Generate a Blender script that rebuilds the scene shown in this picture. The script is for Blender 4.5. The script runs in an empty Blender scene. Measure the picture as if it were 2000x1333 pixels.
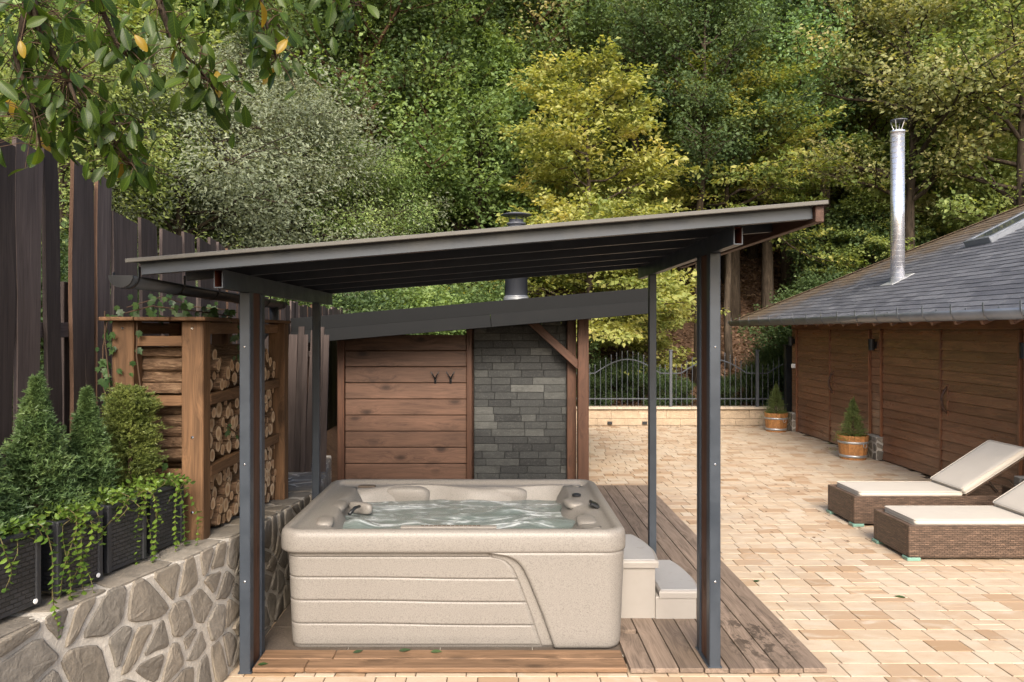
import bpy, math, random
import numpy as np
from mathutils import Matrix, Vector, noise as mnoise

sc = bpy.context.scene
R = math.radians
# ------------------------------------------------------------------ camera, sky, sun, exposure
F, CX, CY, CH = 1500.0, 968.0, 645.0, 2.05          # focal length and axis in photo pixels, eye height
cam = bpy.data.cameras.new('camera'); cam.lens = 36.0 * F / 2000; cam.sensor_width = 36
cam.shift_x = (1000 - CX) / 2000; cam.shift_y = -(666.5 - CY) / 2000
cam.clip_start = 0.05; cam.clip_end = 600
camo = bpy.data.objects.new('camera', cam); sc.collection.objects.link(camo)
camo.location = (0, 0, CH); camo.rotation_euler = (R(90), 0, 0); sc.camera = camo

SUN_EL, SUN_AZ = 36, 179         # azimuth clockwise from +Y: straight behind the camera
wd = bpy.data.worlds.new('World'); sc.world = wd; wd.use_nodes = True
wn = wd.node_tree.nodes; wl = wd.node_tree.links
sky = wn.new('ShaderNodeTexSky'); sky.sky_type = 'NISHITA'; sky.sun_disc = False
sky.sun_elevation = R(SUN_EL); sky.sun_rotation = R(SUN_AZ)
sky.air_density = 1.0; sky.dust_density = 4.0; sky.ozone_density = 0.6
bg = wn['Background']; bg.inputs[1].default_value = 0.15
wl.new(sky.outputs[0], bg.inputs[0])
sun = bpy.data.lights.new('sun', 'SUN'); sun.energy = 2.2; sun.angle = R(28); sun.color = (1.0, 0.93, 0.83)
suno = bpy.data.objects.new('sun', sun); sc.collection.objects.link(suno)
sd = Vector((math.sin(R(SUN_AZ)) * math.cos(R(SUN_EL)), math.cos(R(SUN_AZ)) * math.cos(R(SUN_EL)), math.sin(R(SUN_EL))))
suno.rotation_euler = sd.to_track_quat('Z', 'Y').to_euler(); suno.location = sd * 60
vs = sc.view_settings; vs.view_transform = 'Standard'; vs.look = 'None'; vs.gamma = 1.0; vs.use_curve_mapping = False
vs.exposure = 1.2
sc.cycles.max_bounces = 6; sc.cycles.transparent_max_bounces = 6

def P(px, py, Y):
    """point at depth Y seen at photo pixel (px,py)"""
    return Vector(((px - CX) * Y / F, Y, CH - (py - CY) * Y / F))

# ------------------------------------------------------------------ object helpers
col = sc.collection
WM = {}
def link(o, parent=None, M=None):
    M = M if M is not None else Matrix.Identity(4)
    col.objects.link(o); WM[o.name] = M
    if parent is not None:
        o.parent = parent; o.matrix_basis = WM[parent.name].inverted() @ M
    else:
        o.matrix_basis = M
    return o
def tag(o, label=None, cat=None, group=None, kind=None):
    if label: o['label'] = label
    if cat: o['category'] = cat
    if group: o['group'] = group
    if kind: o['kind'] = kind
    return o
def T(x, y=None, z=None):
    return Matrix.Translation((x, y, z)) if y is not None else Matrix.Translation(x)
def thing(name, loc, label, cat, group=None, M=None):
    o = bpy.data.objects.new(name, None); o.empty_display_size = 0.2
    link(o, None, M if M is not None else T(*loc)); return tag(o, label, cat, group)
def frame(x, y, o):
    """matrix with local X along x, Y near y, origin o"""
    x = Vector(x).normalized(); z = x.cross(Vector(y)).normalized(); y = z.cross(x)
    return Matrix(((x.x, y.x, z.x, o[0]), (x.y, y.y, z.y, o[1]), (x.z, y.z, z.z, o[2]), (0, 0, 0, 1)))

class MB:
    def __init__(s): s.v = []; s.f = []; s.m = []
    def add(s, vs_, fs, mi=0):
        o = len(s.v); s.v += [tuple(p) for p in vs_]
        s.f += [tuple(i + o for i in f) for f in fs]; s.m += [mi] * len(fs); return s
    def mesh(s, name, mats=(), smooth=False):
        me = bpy.data.meshes.new(name); me.from_pydata(s.v, [], s.f)
        for m in mats: me.materials.append(m)
        if any(s.m): me.polygons.foreach_set('material_index', s.m)
        if smooth: me.polygons.foreach_set('use_smooth', [True] * len(s.f))
        me.update(); return me
    def build(s, name, mat, parent=None, M=None, smooth=False):
        mats = mat if isinstance(mat, (list, tuple)) else [mat]
        return link(bpy.data.objects.new(name, s.mesh(name, mats, smooth)), parent, M)
    def cbox(s, c, d, k=0.003, M=None, mi=0):
        """chamfered box, centre c, size d"""
        hx, hy, hz = d[0] / 2, d[1] / 2, d[2] / 2; k = min(k, hx * .6, hy * .6, hz * .6)
        V = []; idx = {}
        for a in (-1, 1):
            for b in (-1, 1):
                for e in (-1, 1):
                    idx[a, b, e] = len(V)
                    V += [(a * hx, b * (hy - k), e * (hz - k)), (a * (hx - k), b * hy, e * (hz - k)), (a * (hx - k), b * (hy - k), e * hz)]
        Fs = []
        S = (-1, 1)
        for a in S:
            Fs.append([idx[a, -1, -1], idx[a, 1, -1], idx[a, 1, 1], idx[a, -1, 1]])
            Fs.append([idx[-1, a, -1] + 1, idx[1, a, -1] + 1, idx[1, a, 1] + 1, idx[-1, a, 1] + 1])
            Fs.append([idx[-1, -1, a] + 2, idx[1, -1, a] + 2, idx[1, 1, a] + 2, idx[-1, 1, a] + 2])
            for b in S:
                Fs.append([idx[a, b, -1], idx[a, b, 1], idx[a, b, 1] + 1, idx[a, b, -1] + 1])
                Fs.append([idx[a, -1, b], idx[a, 1, b], idx[a, 1, b] + 2, idx[a, -1, b] + 2])
                Fs.append([idx[-1, a, b] + 1, idx[1, a, b] + 1, idx[1, a, b] + 2, idx[-1, a, b] + 2])
                for e in S: Fs.append([idx[a, b, e], idx[a, b, e] + 1, idx[a, b, e] + 2])
        out = []
        for f in Fs:
            p = [Vector(V[i]) for i in f]; n = (p[1] - p[0]).cross(p[2] - p[0])
            out.append(f if n.dot(sum(p, Vector())) > 0 else f[::-1])
        Vv = [Vector(v) + Vector(c) for v in V]
        if M is not None: Vv = [M @ v for v in Vv]
        return s.add(Vv, out, mi)
    def prism(s, poly, z0, z1, M=None, mi=0):
        n = len(poly)
        V = [Vector((p[0], p[1], z0)) for p in poly] + [Vector((p[0], p[1], z1)) for p in poly]
        if M is not None: V = [M @ v for v in V]
        fs = [list(range(n))[::-1], list(range(n, 2 * n))] + [[i, (i + 1) % n, n + (i + 1) % n, n + i] for i in range(n)]
        return s.add(V, fs, mi)
    def tube(s, pts, rad, n=8, cap=True, mi=0):
        pts = [Vector(p) for p in pts]
        if not isinstance(rad, (list, tuple)): rad = [rad] * len(pts)
        V = []; u = None
        for i, p in enumerate(pts):
            t = (pts[min(i + 1, len(pts) - 1)] - pts[max(i - 1, 0)]).normalized()
            if u is None: u = t.orthogonal().normalized()
            u = (u - t * u.dot(t)).normalized(); w = t.cross(u)
            for k in range(n):
                a = 2 * math.pi * k / n
                V.append(p + (u * math.cos(a) + w * math.sin(a)) * rad[i])
        fs = []
        for i in range(len(pts) - 1):
            for k in range(n):
                fs.append((i * n + k, i * n + (k + 1) % n, (i + 1) * n + (k + 1) % n, (i + 1) * n + k))
        if cap: fs += [tuple(range(n))[::-1], tuple(range((len(pts) - 1) * n, len(pts) * n))]
        return s.add(V, fs, mi)
    def lathe(s, prof, n=24, c=(0, 0, 0), mi=0, cap=True):
        V = []
        for r, z in prof:
            for k in range(n):
                a = 2 * math.pi * k / n; V.append((c[0] + r * math.cos(a), c[1] + r * math.sin(a), c[2] + z))
        fs = []
        for i in range(len(prof) - 1):
            for k in range(n): fs.append((i * n + k, i * n + (k + 1) % n, (i + 1) * n + (k + 1) % n, (i + 1) * n + k))
        if cap: fs += [tuple(range(n))[::-1], tuple(range((len(prof) - 1) * n, len(prof) * n))]
        return s.add(V, fs, mi)
_cache = {}
def cmesh(d, k, mats, name):
    key = (tuple(round(x, 4) for x in d), k, tuple(m.name for m in mats), name)
    if key not in _cache: _cache[key] = MB().cbox((0, 0, 0), d, k).mesh(name, mats)
    return _cache[key]
def piece(name, d, mat, parent, M, k=0.003):
    return link(bpy.data.objects.new(name, cmesh(d, k, [mat], name)), parent, M)
def beam(name, a, b, w, h, mat, parent, side=(0, 1, 0), k=0.003):
    """bar from a to b; w across 'side', h across the other; grain along local X"""
    a = Vector(a); b = Vector(b)
    return piece(name, ((b - a).length, w, h), mat, parent, frame(b - a, side, (a + b) / 2), k)
def raw_mesh(name, V, tris, mat, smooth=False):
    me = bpy.data.meshes.new(name); V = np.asarray(V, np.float32); tris = np.asarray(tris, np.int32); k = tris.shape[1]
    me.vertices.add(len(V)); me.vertices.foreach_set('co', V.ravel())
    me.loops.add(tris.size); me.loops.foreach_set('vertex_index', tris.ravel())
    me.polygons.add(len(tris)); me.polygons.foreach_set('loop_start', np.arange(0, tris.size, k, dtype=np.int32))
    if smooth: me.polygons.foreach_set('use_smooth', np.ones(len(tris), bool))
    me.update(calc_edges=True); me.materials.append(mat); return me

# ------------------------------------------------------------------ materials
PALE = ('sandstone_paver', 'speckled_tub_shell', 'step_plastic', 'step_tread', 'cream_cushion_fabric', 'cream_coping', 'cream_block', 'fresh_larch_decking', 'brown_wicker', 'orange_barrel_staves', 'honey_stained_timber')
class NB:
    def __init__(s, name):
        s.mat = bpy.data.materials.new(name); s.mat.use_nodes = True
        s.t = s.mat.node_tree; s.N = s.t.nodes; s.L = s.t.links
        s.bsdf = s.N['Principled BSDF']; s.out = s.N['Material Output']
    def n(s, ty, ins=None, **pr):
        nd = s.N.new('ShaderNode' + ty)
        for k, v in pr.items(): setattr(nd, k, v)
        for k, v in (ins or {}).items(): s.set(nd.inputs[k], v)
        return nd
    def set(s, sock, v):
        if isinstance(v, bpy.types.NodeSocket): s.L.new(v, sock)
        elif isinstance(v, bpy.types.Node): s.L.new(v.outputs[0], sock)
        else:
            if sock.type == 'RGBA' and len(v) == 3: v = (*v, 1)
            sock.default_value = v
    def math(s, op, a, b=0.0, c=0.0, clamp=False):
        return s.n('Math', {0: a, 1: b, 2: c}, operation=op, use_clamp=clamp).outputs[0]
    def vmath(s, op, a, b=(0, 0, 0)):
        return s.n('VectorMath', {0: a, 1: b}, operation=op).outputs[0]
    def mix(s, f, a, b, bt='MIX'):
        m = s.n('Mix', data_type='RGBA', blend_type=bt); s.set(m.inputs[0], f); s.set(m.inputs[6], a); s.set(m.inputs[7], b)
        return m.outputs[2]
    def ramp(s, f, stops, interp='LINEAR'):
        r = s.n('ValToRGB', {0: f}); e = r.color_ramp; e.interpolation = interp
        while len(e.elements) > 1: e.elements.remove(e.elements[-1])
        for i, (p, c) in enumerate(stops):
            el = e.elements[0] if i == 0 else e.elements.new(p)
            el.position = p; el.color = (*c, 1) if len(c) == 3 else c
        return r.outputs[0]
    def fr(s, f, a, b, lo=0.0, hi=1.0, sm=False):
        return s.n('MapRange', {0: f, 1: a, 2: b, 3: lo, 4: hi}, interpolation_type='SMOOTHSTEP' if sm else 'LINEAR').outputs[0]
    def noise(s, vec, scale, detail=4, rough=.55, dist=0):
        return s.n('TexNoise', {'Vector': vec, 'Scale': scale, 'Detail': detail, 'Roughness': rough, 'Distortion': dist}).outputs[0]
    def obj(s, jitter=True):
        c = s.n('TexCoord').outputs['Object']
        if not jitter: return c
        r = s.rnd(); return s.vmath('ADD', c, s.n('CombineXYZ', {0: s.math('MULTIPLY', r, 37.0), 1: s.math('MULTIPLY', r, 91.0), 2: s.math('MULTIPLY', r, 53.0)}).outputs[0])
    def world(s): return s.n('NewGeometry').outputs['Position']
    def rnd(s): return s.n('ObjectInfo').outputs['Random']
    def isl(s): return s.n('NewGeometry').outputs['Random Per Island']
    def bump(s, h, strength=.3, dist=.01):
        s.set(s.bsdf.inputs['Normal'], s.n('Bump', {'Strength': strength, 'Distance': dist, 'Height': h}).outputs[0])
    def fin(s, color, rough=.6, spec=.3, metal=0.0):
        b = s.bsdf
        if s.mat.name in PALE: color = s.mix(1.0, color, (.83, .83, .83), 'MULTIPLY')
        s.set(b.inputs['Base Color'], color); s.set(b.inputs['Roughness'], rough)
        b.inputs['Specular IOR Level'].default_value = spec; b.inputs['Metallic'].default_value = metal
        return s.mat
def sc3(c, k): return tuple(x * k for x in c)

def wood(name, c, rough=.6, spec=.25, knots=0.0, bump=.35, contrast=1.0, var=.25, ks=(2.4, 5.5, 5.5), wet=None):
    b = NB(name); co = b.obj()
    v = b.vmath('MULTIPLY', co, ks)
    kn = b.n('TexVoronoi', {'Vector': v, 'Scale': 1.0, 'Randomness': 1.0}).outputs['Distance']
    kf = b.fr(kn, .0, .55, 1, 0, True)
    warp = b.n('CombineXYZ', {1: b.math('MULTIPLY', kf, .05 * (1 if knots else .2)), 2: b.math('MULTIPLY', kf, .05 * (1 if knots else .2))}).outputs[0]
    co2 = b.vmath('ADD', co, warp)
    g = b.noise(b.vmath('MULTIPLY', co2, (1.1, 16, 16)), 1.6, 5, .6, .8)
    fib = b.noise(b.vmath('MULTIPLY', co2, (5, 150, 150)), 1.0, 2, .5)
    br = b.noise(b.vmath('MULTIPLY', co, (.9, 3, 3)), 1.0, 3)
    f = b.math('ADD', b.math('MULTIPLY', g, .7), b.math('MULTIPLY', fib, .3))
    lo, hi = .5 - .17 / contrast, .5 + .17 / contrast
    cr = b.ramp(b.fr(f, lo, hi), [(0, sc3(c, .5)), (.5, c), (1, sc3(c, 1.45))])
    cr = b.mix(b.fr(br, .35, .7, 0, .55), cr, sc3(c, .62))
    if knots:
        km = b.fr(kn, .05, .24, knots, 0, True); cr = b.mix(km, cr, sc3(c, .22))
        ring = b.math('SINE', b.math('MULTIPLY', kn, 70)); cr = b.mix(b.math('MULTIPLY', b.fr(kn, .1, .4, .35 * knots, 0), b.fr(ring, -1, 1)), cr, sc3(c, .4))
    cr = b.mix(1.0, cr, b.ramp(b.rnd(), [(0, (1 - var,) * 3), (1, (1 + var * .6,) * 3)]), 'MULTIPLY')
    if wet:
        w = b.world(); dd = b.n('VectorMath', {0: b.vmath('MULTIPLY', w, (1, .55, 0)), 1: (wet[0], wet[1] * .55, 0)}, operation='DISTANCE').outputs['Value']
        wm = b.math('MULTIPLY', b.fr(b.noise(b.vmath('MULTIPLY', w, (1, .6, 1)), 14, 5, .7), .5, .58, 0, .8, True), b.fr(dd, .1, .34, 1, 0, True))
        cr = b.mix(wm, cr, sc3(c, .2))
    b.bump(f, bump, .006)
    return b.fin(cr, b.fr(f, .3, .7, rough + .1, rough - .08), spec)
def paint(name, c, rough=.42, spec=.4, metal=0.0, dirt=.25, scale=6):
    b = NB(name); co = b.obj()
    n1 = b.noise(co, scale, 5, .65); n2 = b.noise(co, scale * 22, 3)
    cr = b.mix(b.fr(n1, .45, .75, 0, dirt), c, sc3(c, 1.7)); cr = b.mix(b.fr(n1, .25, .5, dirt, 0), cr, sc3(c, .6))
    b.bump(n2, .05, .002)
    return b.fin(cr, b.fr(n1, .3, .7, rough - .08, rough + .12), spec, metal)
def leafm(name, cols, trans=.38, rough=.55, spec=.22, clump=.9, big=True, vein=False):
    b = NB(name)
    oi = b.rnd(); il = b.isl(); f = b.math('ADD', b.math('MULTIPLY', il, .28), b.math('MULTIPLY', oi, .2))
    if big:
        nz = b.noise(b.n('TexCoord').outputs['Object'], clump, 3)
        f = b.math('ADD', f, b.fr(nz, .3, .7, -.05, .58))
    else: f = b.math('ADD', b.math('MULTIPLY', il, .5), b.math('MULTIPLY', oi, .5))
    k = len(cols) - 1
    c = b.ramp(f, [(i / k, x) for i, x in enumerate(cols)])
    if vein:
        u = b.n('TexCoord').outputs['Object']; sx = b.n('SeparateXYZ', {0: u})
        mid = b.fr(b.math('ABSOLUTE', sx.outputs[1]), .0, .0022, .6, 0)
        side = b.math('SINE', b.math('MULTIPLY', b.math('SUBTRACT', sx.outputs[0], b.math('MULTIPLY', b.math('ABSOLUTE', sx.outputs[1]), .8)), 420))
        c = b.mix(b.math('MAXIMUM', mid, b.fr(side, .85, 1, 0, .3)), c, sc3(cols[-1], 1.5))
    if big and clump < 2: c = b.n('HueSaturation', {'Hue': .5, 'Saturation': .86, 'Value': 1.25, 'Color': c}).outputs[0]
    m = b.fin(c, rough, spec)
    if big and clump < 2: trans += .1
    tr = b.n('BsdfTranslucent', {0: b.mix(1.0, c, (1.25, 1.15, .5), 'MULTIPLY')})
    mx = b.n('MixShader', {0: trans, 1: b.bsdf.outputs[0], 2: tr.outputs[0]})
    b.L.new(mx.outputs[0], b.out.inputs[0]); return m

def m_paver():
    b = NB('sandstone_paver'); w = b.world(); r = b.math('FRACT', b.math('ADD', b.isl(), b.rnd()))
    base = b.ramp(r, [(0, (.56, .46, .345)), (.3, (.54, .43, .31)), (.5, (.52, .395, .27)), (.66, (.58, .485, .365)), (.78, (.38, .25, .145)), (.9, (.45, .32, .21)), (1, (.52, .40, .285))])
    sh = b.n('CombineXYZ', {0: b.math('MULTIPLY', r, 40), 1: b.math('MULTIPLY', r, 23)}).outputs[0]
    n1 = b.noise(b.vmath('MULTIPLY', b.vmath('ADD', w, sh), (4.0, 8, 8)), 1.0, 4, .6, .4)
    c = b.mix(b.fr(n1, .5, .7, 0, .55), base, (.43, .29, .19)); c = b.mix(b.fr(n1, .28, .46, .75, 0), c, (.60, .525, .425))
    n2 = b.noise(w, 90, 3); c = b.mix(b.fr(n2, .3, .7, 0, .22), c, sc3((.4, .28, .18), 1))
    st = b.noise(w, 1.1, 5, .7); c = b.mix(b.fr(st, .5, .72, 0, .5), c, (.37, .30, .235))
    b.bump(b.math('ADD', n2, n1), .25, .004); return b.fin(c, .75, .25)
def m_stone(name, cols, var=1.0):
    b = NB(name); co = b.world(); r = b.rnd()
    base = b.ramp(r, [(i / (len(cols) - 1), x) for i, x in enumerate(cols)])
    sh = b.vmath('ADD', co, b.n('CombineXYZ', {0: b.math('MULTIPLY', r, 30), 2: b.math('MULTIPLY', r, 17)}).outputs[0])
    n1 = b.noise(sh, 9, 6, .65, .6); n2 = b.noise(sh, 70, 4, .6)
    c = b.mix(b.fr(n1, .35, .7, .0, .6), base, sc3(base_mid(cols), .5)); c = b.mix(b.fr(n2, .5, .75, 0, .45), c, sc3(base_mid(cols), 1.6))
    b.bump(b.math('ADD', b.math('MULTIPLY', n1, 1.5), b.math('MULTIPLY', n2, .6)), .7, .008); return b.fin(c, .85, .2)
def base_mid(cols): return cols[len(cols) // 2]
def m_slate(name, cols, moss=None):
    b = NB(name); w = b.world(); r = b.math('FRACT', b.math('ADD', b.isl(), b.rnd()))
    base = b.ramp(r, [(i / (len(cols) - 1), x) for i, x in enumerate(cols)])
    sh = b.vmath('ADD', w, b.n('CombineXYZ', {0: b.math('MULTIPLY', r, 30), 1: b.math('MULTIPLY', r, 11), 2: b.math('MULTIPLY', r, 17)}).outputs[0])
    n1 = b.noise(b.vmath('MULTIPLY', sh, (1, 1, 2.2)), 8, 7, .7, 1.2); n2 = b.noise(sh, 60, 4)
    c = b.mix(b.fr(n1, .4, .7, 0, .6), base, sc3(cols[0], .45)); c = b.mix(b.fr(n2, .52, .75, 0, .4), c, sc3(cols[-1], 1.5))
    if moss:
        sx = b.n('SeparateXYZ', {0: w}); hip = b.math('SUBTRACT', 23.0, b.math('ADD', sx.outputs[0], sx.outputs[1]))   # metres in from the hip
        d = b.math('ADD', hip, b.fr(b.noise(w, 2.2, 5, .7), .3, .7, -1.1, 1.1))
        c = b.mix(b.fr(d, .2, 2.6, .9, 0, True), c, b.mix(b.fr(b.noise(w, 40, 2), .4, .6), moss, sc3(moss, 1.9)))
    b.bump(b.math('ADD', n1, b.math('MULTIPLY', n2, .5)), .55, .01); return b.fin(c, .62, .35)
def m_weave(name, c, c2, row=.012, bw=.036, rough=.45, off=.5):
    b = NB(name); co = b.n('TexCoord').outputs['Object']; sx = b.n('SeparateXYZ', {0: co})
    v = b.n('CombineXYZ', {0: b.math('ADD', sx.outputs[0], sx.outputs[1]), 1: sx.outputs[2]}).outputs[0]
    br = b.n('TexBrick', {'Vector': v, 'Color1': (*c, 1), 'Color2': (*sc3(c, .55), 1), 'Mortar': (*sc3(c, .25), 1), 'Scale': 1.0, 'Mortar Size': row * .13,
                          'Mortar Smooth': .6, 'Bias': 0.0, 'Brick Width': bw, 'Row Height': row})
    br.offset = off
    n1 = b.noise(b.vmath('MULTIPLY', co, (3, 3, 60)), 3, 4)
    cr = b.mix(b.fr(n1, .5, .72, 0, .8), br.outputs[0], c2)
    cr = b.mix(b.math('MULTIPLY', br.outputs['Fac'], .8), cr, sc3(c, .22))
    b.bump(b.math('SUBTRACT', 1.0, br.outputs['Fac']), 1.0, .006); return b.fin(cr, rough, .45)
def m_ground(name, cols, scale=3.0, bump=.5, fleck=None):
    b = NB(name); w = b.world(); n = b.noise(w, scale, 8, .7); n2 = b.noise(w, scale * 14, 3)
    c = b.ramp(b.math('ADD', b.math('MULTIPLY', n, .7), b.math('MULTIPLY', n2, .3)), [(.3 + .4 * i / (len(cols) - 1), x) for i, x in enumerate(cols)])
    b.bump(b.math('ADD', n, n2), bump, .05); return b.fin(c, .95, .1)

M = {}
M['paver'] = m_paver()
M['joint'] = m_ground('sandy_joint', [(.06, .042, .028), (.11, .08, .055)], 20, .3)
M['deck'] = wood('weathered_decking', (.20, .15, .115), .7, .2, .5, .5, 1.0, .22, wet=(1.72, 5.05))
M['new_deck'] = wood('fresh_larch_decking', (.225, .135, .078), .6, .25, .7, .4, 1.0, .12)
M['cedar'] = wood('stained_spruce_boards', (.098, .054, .036), .55, .3, 1.0, .35, 1.0, .2, (2.2, 4.2, 4.2))
M['brown_post'] = wood('brown_stained_timber', (.078, .036, .021), .55, .3, .3, .3, 1.0, .1)
M['shed'] = wood('honey_stained_timber', (.17, .092, .046), .6, .25, .5, .5, 1.3, .15)
M['fence'] = wood('dark_brown_fence_board', (.080, .061, .055), .75, .2, .0, .6, .8, .5)
M['fence_edge'] = wood('pale_split_edge', (.10, .06, .04), .8, .1)
M['garage'] = wood('glossy_brown_boards', (.18, .088, .050), .3, .5, .25, .25, 1.0, .18)
M['garage_trim'] = wood('reddish_brown_trim', (.15, .062, .03), .4, .4, 0, .2)
M['rust'] = wood('rusty_brown_fascia', (.07, .036, .024), .6, .3, 0, .3, 1.0, .05)
M['barrel'] = wood('orange_barrel_staves', (.45, .21, .075), .5, .3, .3, .3, 1.0, .15)
M['steel'] = paint('anthracite_steel_paint', (.030, .038, .050), .38, .45)
M['steel_dk'] = paint('dark_steel_sheet', (.034, .038, .044), .42, .35)
M['trim'] = paint('anthracite_sheet_trim', (.010, .0105, .011), .6, .08)
M['edge'] = paint('dull_sheet_edge', (.10, .095, .085), .6, .3)
M['black'] = paint('black_enamel', (.012, .013, .015), .4, .4)
M['zinc'] = paint('grey_zinc', (.19, .205, .23), .35, .5, .55, .3, 3)
M['galv'] = paint('galvanised_band', (.42, .43, .44), .4, .5, .6)
M['flue'] = paint('bright_steel_flue', (.72, .71, .74), .24, .5, .85, .12, 4)
M['pipe'] = paint('dark_flue_pipe', (.06, .065, .08), .4, .4)
M['rust_in'] = paint('rusty_inside', (.12, .035, .02), .8, .1)
M['iron'] = paint('wrought_iron', (.05, .055, .065), .5, .4)
M['stone'] = m_stone('rubble_stone', [(.125, .11, .092), (.19, .165, .135), (.24, .205, .16), (.155, .14, .12), (.28, .25, .21), (.17, .145, .115)])
M['mortar'] = m_stone('lime_mortar', [(.42, .39, .34), (.46, .425, .375)])
M['slate_tile'] = m_slate('slate_cladding', [(.014, .015, .0155), (.024, .0255, .0255), (.031, .033, .0325), (.040, .042, .040), (.095, .097, .09)])
M['shingle'] = m_slate('grey_roof_shingle', [(.06, .062, .074), (.09, .093, .106), (.125, .128, .142)], (.075, .052, .03))
M['coping'] = m_stone('cream_coping', [(.52, .43, .33), (.54, .45, .35)])
M['rwall'] = m_stone('cream_block', [(.43, .335, .235), (.46, .36, .255), (.48, .375, .27)])
M['slab'] = m_stone('brown_floor_tile', [(.085, .068, .055), (.11, .088, .07), (.095, .078, .063)])
M['terrace'] = m_ground('grey_flag_terrace', [(.10, .09, .08), (.16, .15, .14)], 4)
M['hill'] = m_ground('leaf_litter_soil', [(.028, .019, .013), (.075, .045, .03), (.12, .075, .05)], 2.5)
M['grass'] = m_ground('rough_ground', [(.03, .045, .015), (.06, .07, .025), (.08, .06, .035)], 1.0)
M['bark'] = None
b = NB('tree_bark'); co = b.obj(); n1 = b.noise(b.vmath('MULTIPLY', co, (9, 9, 1.8)), 1.5, 6, .7, .6)
b.bump(n1, .8, .03); M['bark'] = b.fin(b.ramp(n1, [(.3, (.014, .011, .009)), (.55, (.06, .046, .034)), (.8, (.12, .095, .07))]), .9, .1)
b = NB('brown_bark'); co = b.obj(); n1 = b.noise(b.vmath('MULTIPLY', co, (9, 9, 2)), 1.5, 6, .7, .6)
b.bump(n1, .8, .03); M['bark2'] = b.fin(b.ramp(n1, [(.3, (.03, .018, .012)), (.55, (.11, .065, .04)), (.8, (.2, .14, .1))]), .9, .1)
b = NB('log_bark'); co = b.obj(); n1 = b.noise(b.vmath('MULTIPLY', co, (7, 34, 34)), 1.5, 6, .75, 1.0)
b.bump(n1, 1.0, .02); M['logbark'] = b.fin(b.ramp(n1, [(.3, (.04, .026, .018)), (.5, (.17, .105, .065)), (.75, (.38, .26, .165))]), .9, .1)
b = NB('log_cut_face'); co = b.n('TexCoord').outputs['Object']; sx = b.n('SeparateXYZ', {0: co}); rr = b.rnd()
rad = b.math('SQRT', b.math('ADD', b.math('POWER', sx.outputs[1], 2), b.math('POWER', sx.outputs[2], 2)))
rad = b.math('ADD', rad, b.math('MULTIPLY', b.noise(b.obj(), 18, 3), .012))
rings = b.math('SINE', b.math('MULTIPLY', rad, 900)); nn = b.noise(b.obj(), 40, 4)
c = b.mix(b.fr(rings, -1, 1, 0, .3), b.ramp(rr, [(0, (.46, .29, .17)), (.5, (.54, .36, .22)), (1, (.40, .25, .145))]), (.25, .13, .065))
c = b.mix(b.fr(rad, .006, .03, .5, 0), c, (.2, .1, .05)); c = b.mix(b.fr(nn, .45, .7, 0, .35), c, (.5, .36, .23))
c = b.mix(b.fr(rad, .028, .036, 0, .6), c, (.66, .52, .36)); b.bump(nn, .3, .004); M['logcut'] = b.fin(c, .85, .1)
# tub shell: fine speckled acrylic
b = NB('speckled_tub_shell'); co = b.n('TexCoord').outputs['Object']
n1 = b.noise(co, 170, 2, .6); n2 = b.noise(co, 100, 3, .7); n3 = b.noise(co, 2.2, 4)
c = b.mix(b.fr(n1, .5, .64, 0, .65), (.250, .231, .211), (.123, .113, .102)); c = b.mix(b.fr(n2, .55, .72, 0, .5), c, (.33, .31, .285))
c = b.mix(b.fr(n3, .45, .75, 0, .15), c, (.19, .17, .15)); b.bump(n2, .12, .003); M['tub'] = b.fin(c, .46, .4)
M['seam'] = paint('tub_groove', (.10, .08, .065), .8, .1)
b = NB('step_plastic'); n = b.noise(b.obj(), 14, 4); b.bump(b.noise(b.obj(), 300, 2), .08, .002)
M['step'] = b.fin(b.mix(b.fr(n, .4, .7, 0, .3), (.31, .285, .26), (.27, .245, .22)), .5, .35)
b = NB('step_tread'); n = b.noise(b.obj(), 16, 4, .7); n2 = b.noise(b.obj(), 340, 2); b.bump(n2, .3, .003)
M['tread'] = b.fin(b.mix(b.fr(n, .58, .70, 0, .5), (.36, .35, .345), (.28, .255, .23)), .55, .35)
b = NB('bubbling_water'); w = b.world()
v = b.vmath('MULTIPLY', w, (1.0, 2.4, 1.0)); n1 = b.noise(v, 2.6, 7, .62, 1.4); n2 = b.noise(b.vmath('MULTIPLY', w, (1, 2.0, 1)), 9, 6, .6, 1.0)
fo = b.fr(b.math('ADD', b.math('MULTIPLY', n1, .75), b.math('MULTIPLY', n2, .25)), .46, .68, 0, 1, True)
b.bump(b.math('ADD', n1, b.math('MULTIPLY', n2, .4)), .28, .05)
M['water'] = b.fin(b.mix(fo, (.13, .158, .15), (.60, .64, .66)), b.fr(fo, 0, 1, .06, .4), .5)
b = NB('cream_cushion_fabric'); co = b.obj(); n = b.noise(co, 5, 4); n2 = b.noise(co, 500, 2); b.bump(b.math('ADD', n, b.math('MULTIPLY', n2, .1)), .25, .02)
M['cushion'] = b.fin(b.mix(b.fr(n, .35, .7, 0, .3), (.53, .485, .425), (.485, .435, .37)), .85, .15)
M['wicker'] = m_weave('brown_wicker', (.125, .08, .056), (.30, .195, .135), .0165, .045)
M['rattan'] = m_weave('black_rattan_planter', (.024, .025, .029), (.03, .031, .036), .02, .04, .4)
M['blackp'] = paint('black_plastic', (.02, .021, .024), .45, .4)
b = NB('green_glass_foot'); M['foot'] = b.fin((.15, .27, .22), .25, .5)
b = NB('white_plastic'); M['white'] = b.fin((.75, .75, .74), .4, .4)
b = NB('window_glass'); M['glass'] = b.fin((.05, .06, .07), .06, .6)
b = NB('chrome_bolt'); M['chrome'] = b.fin((.7, .7, .7), .2, .5, 1.0)
M['soil'] = m_ground('potting_soil', [(.02, .014, .01), (.05, .035, .025)], 20)

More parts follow.
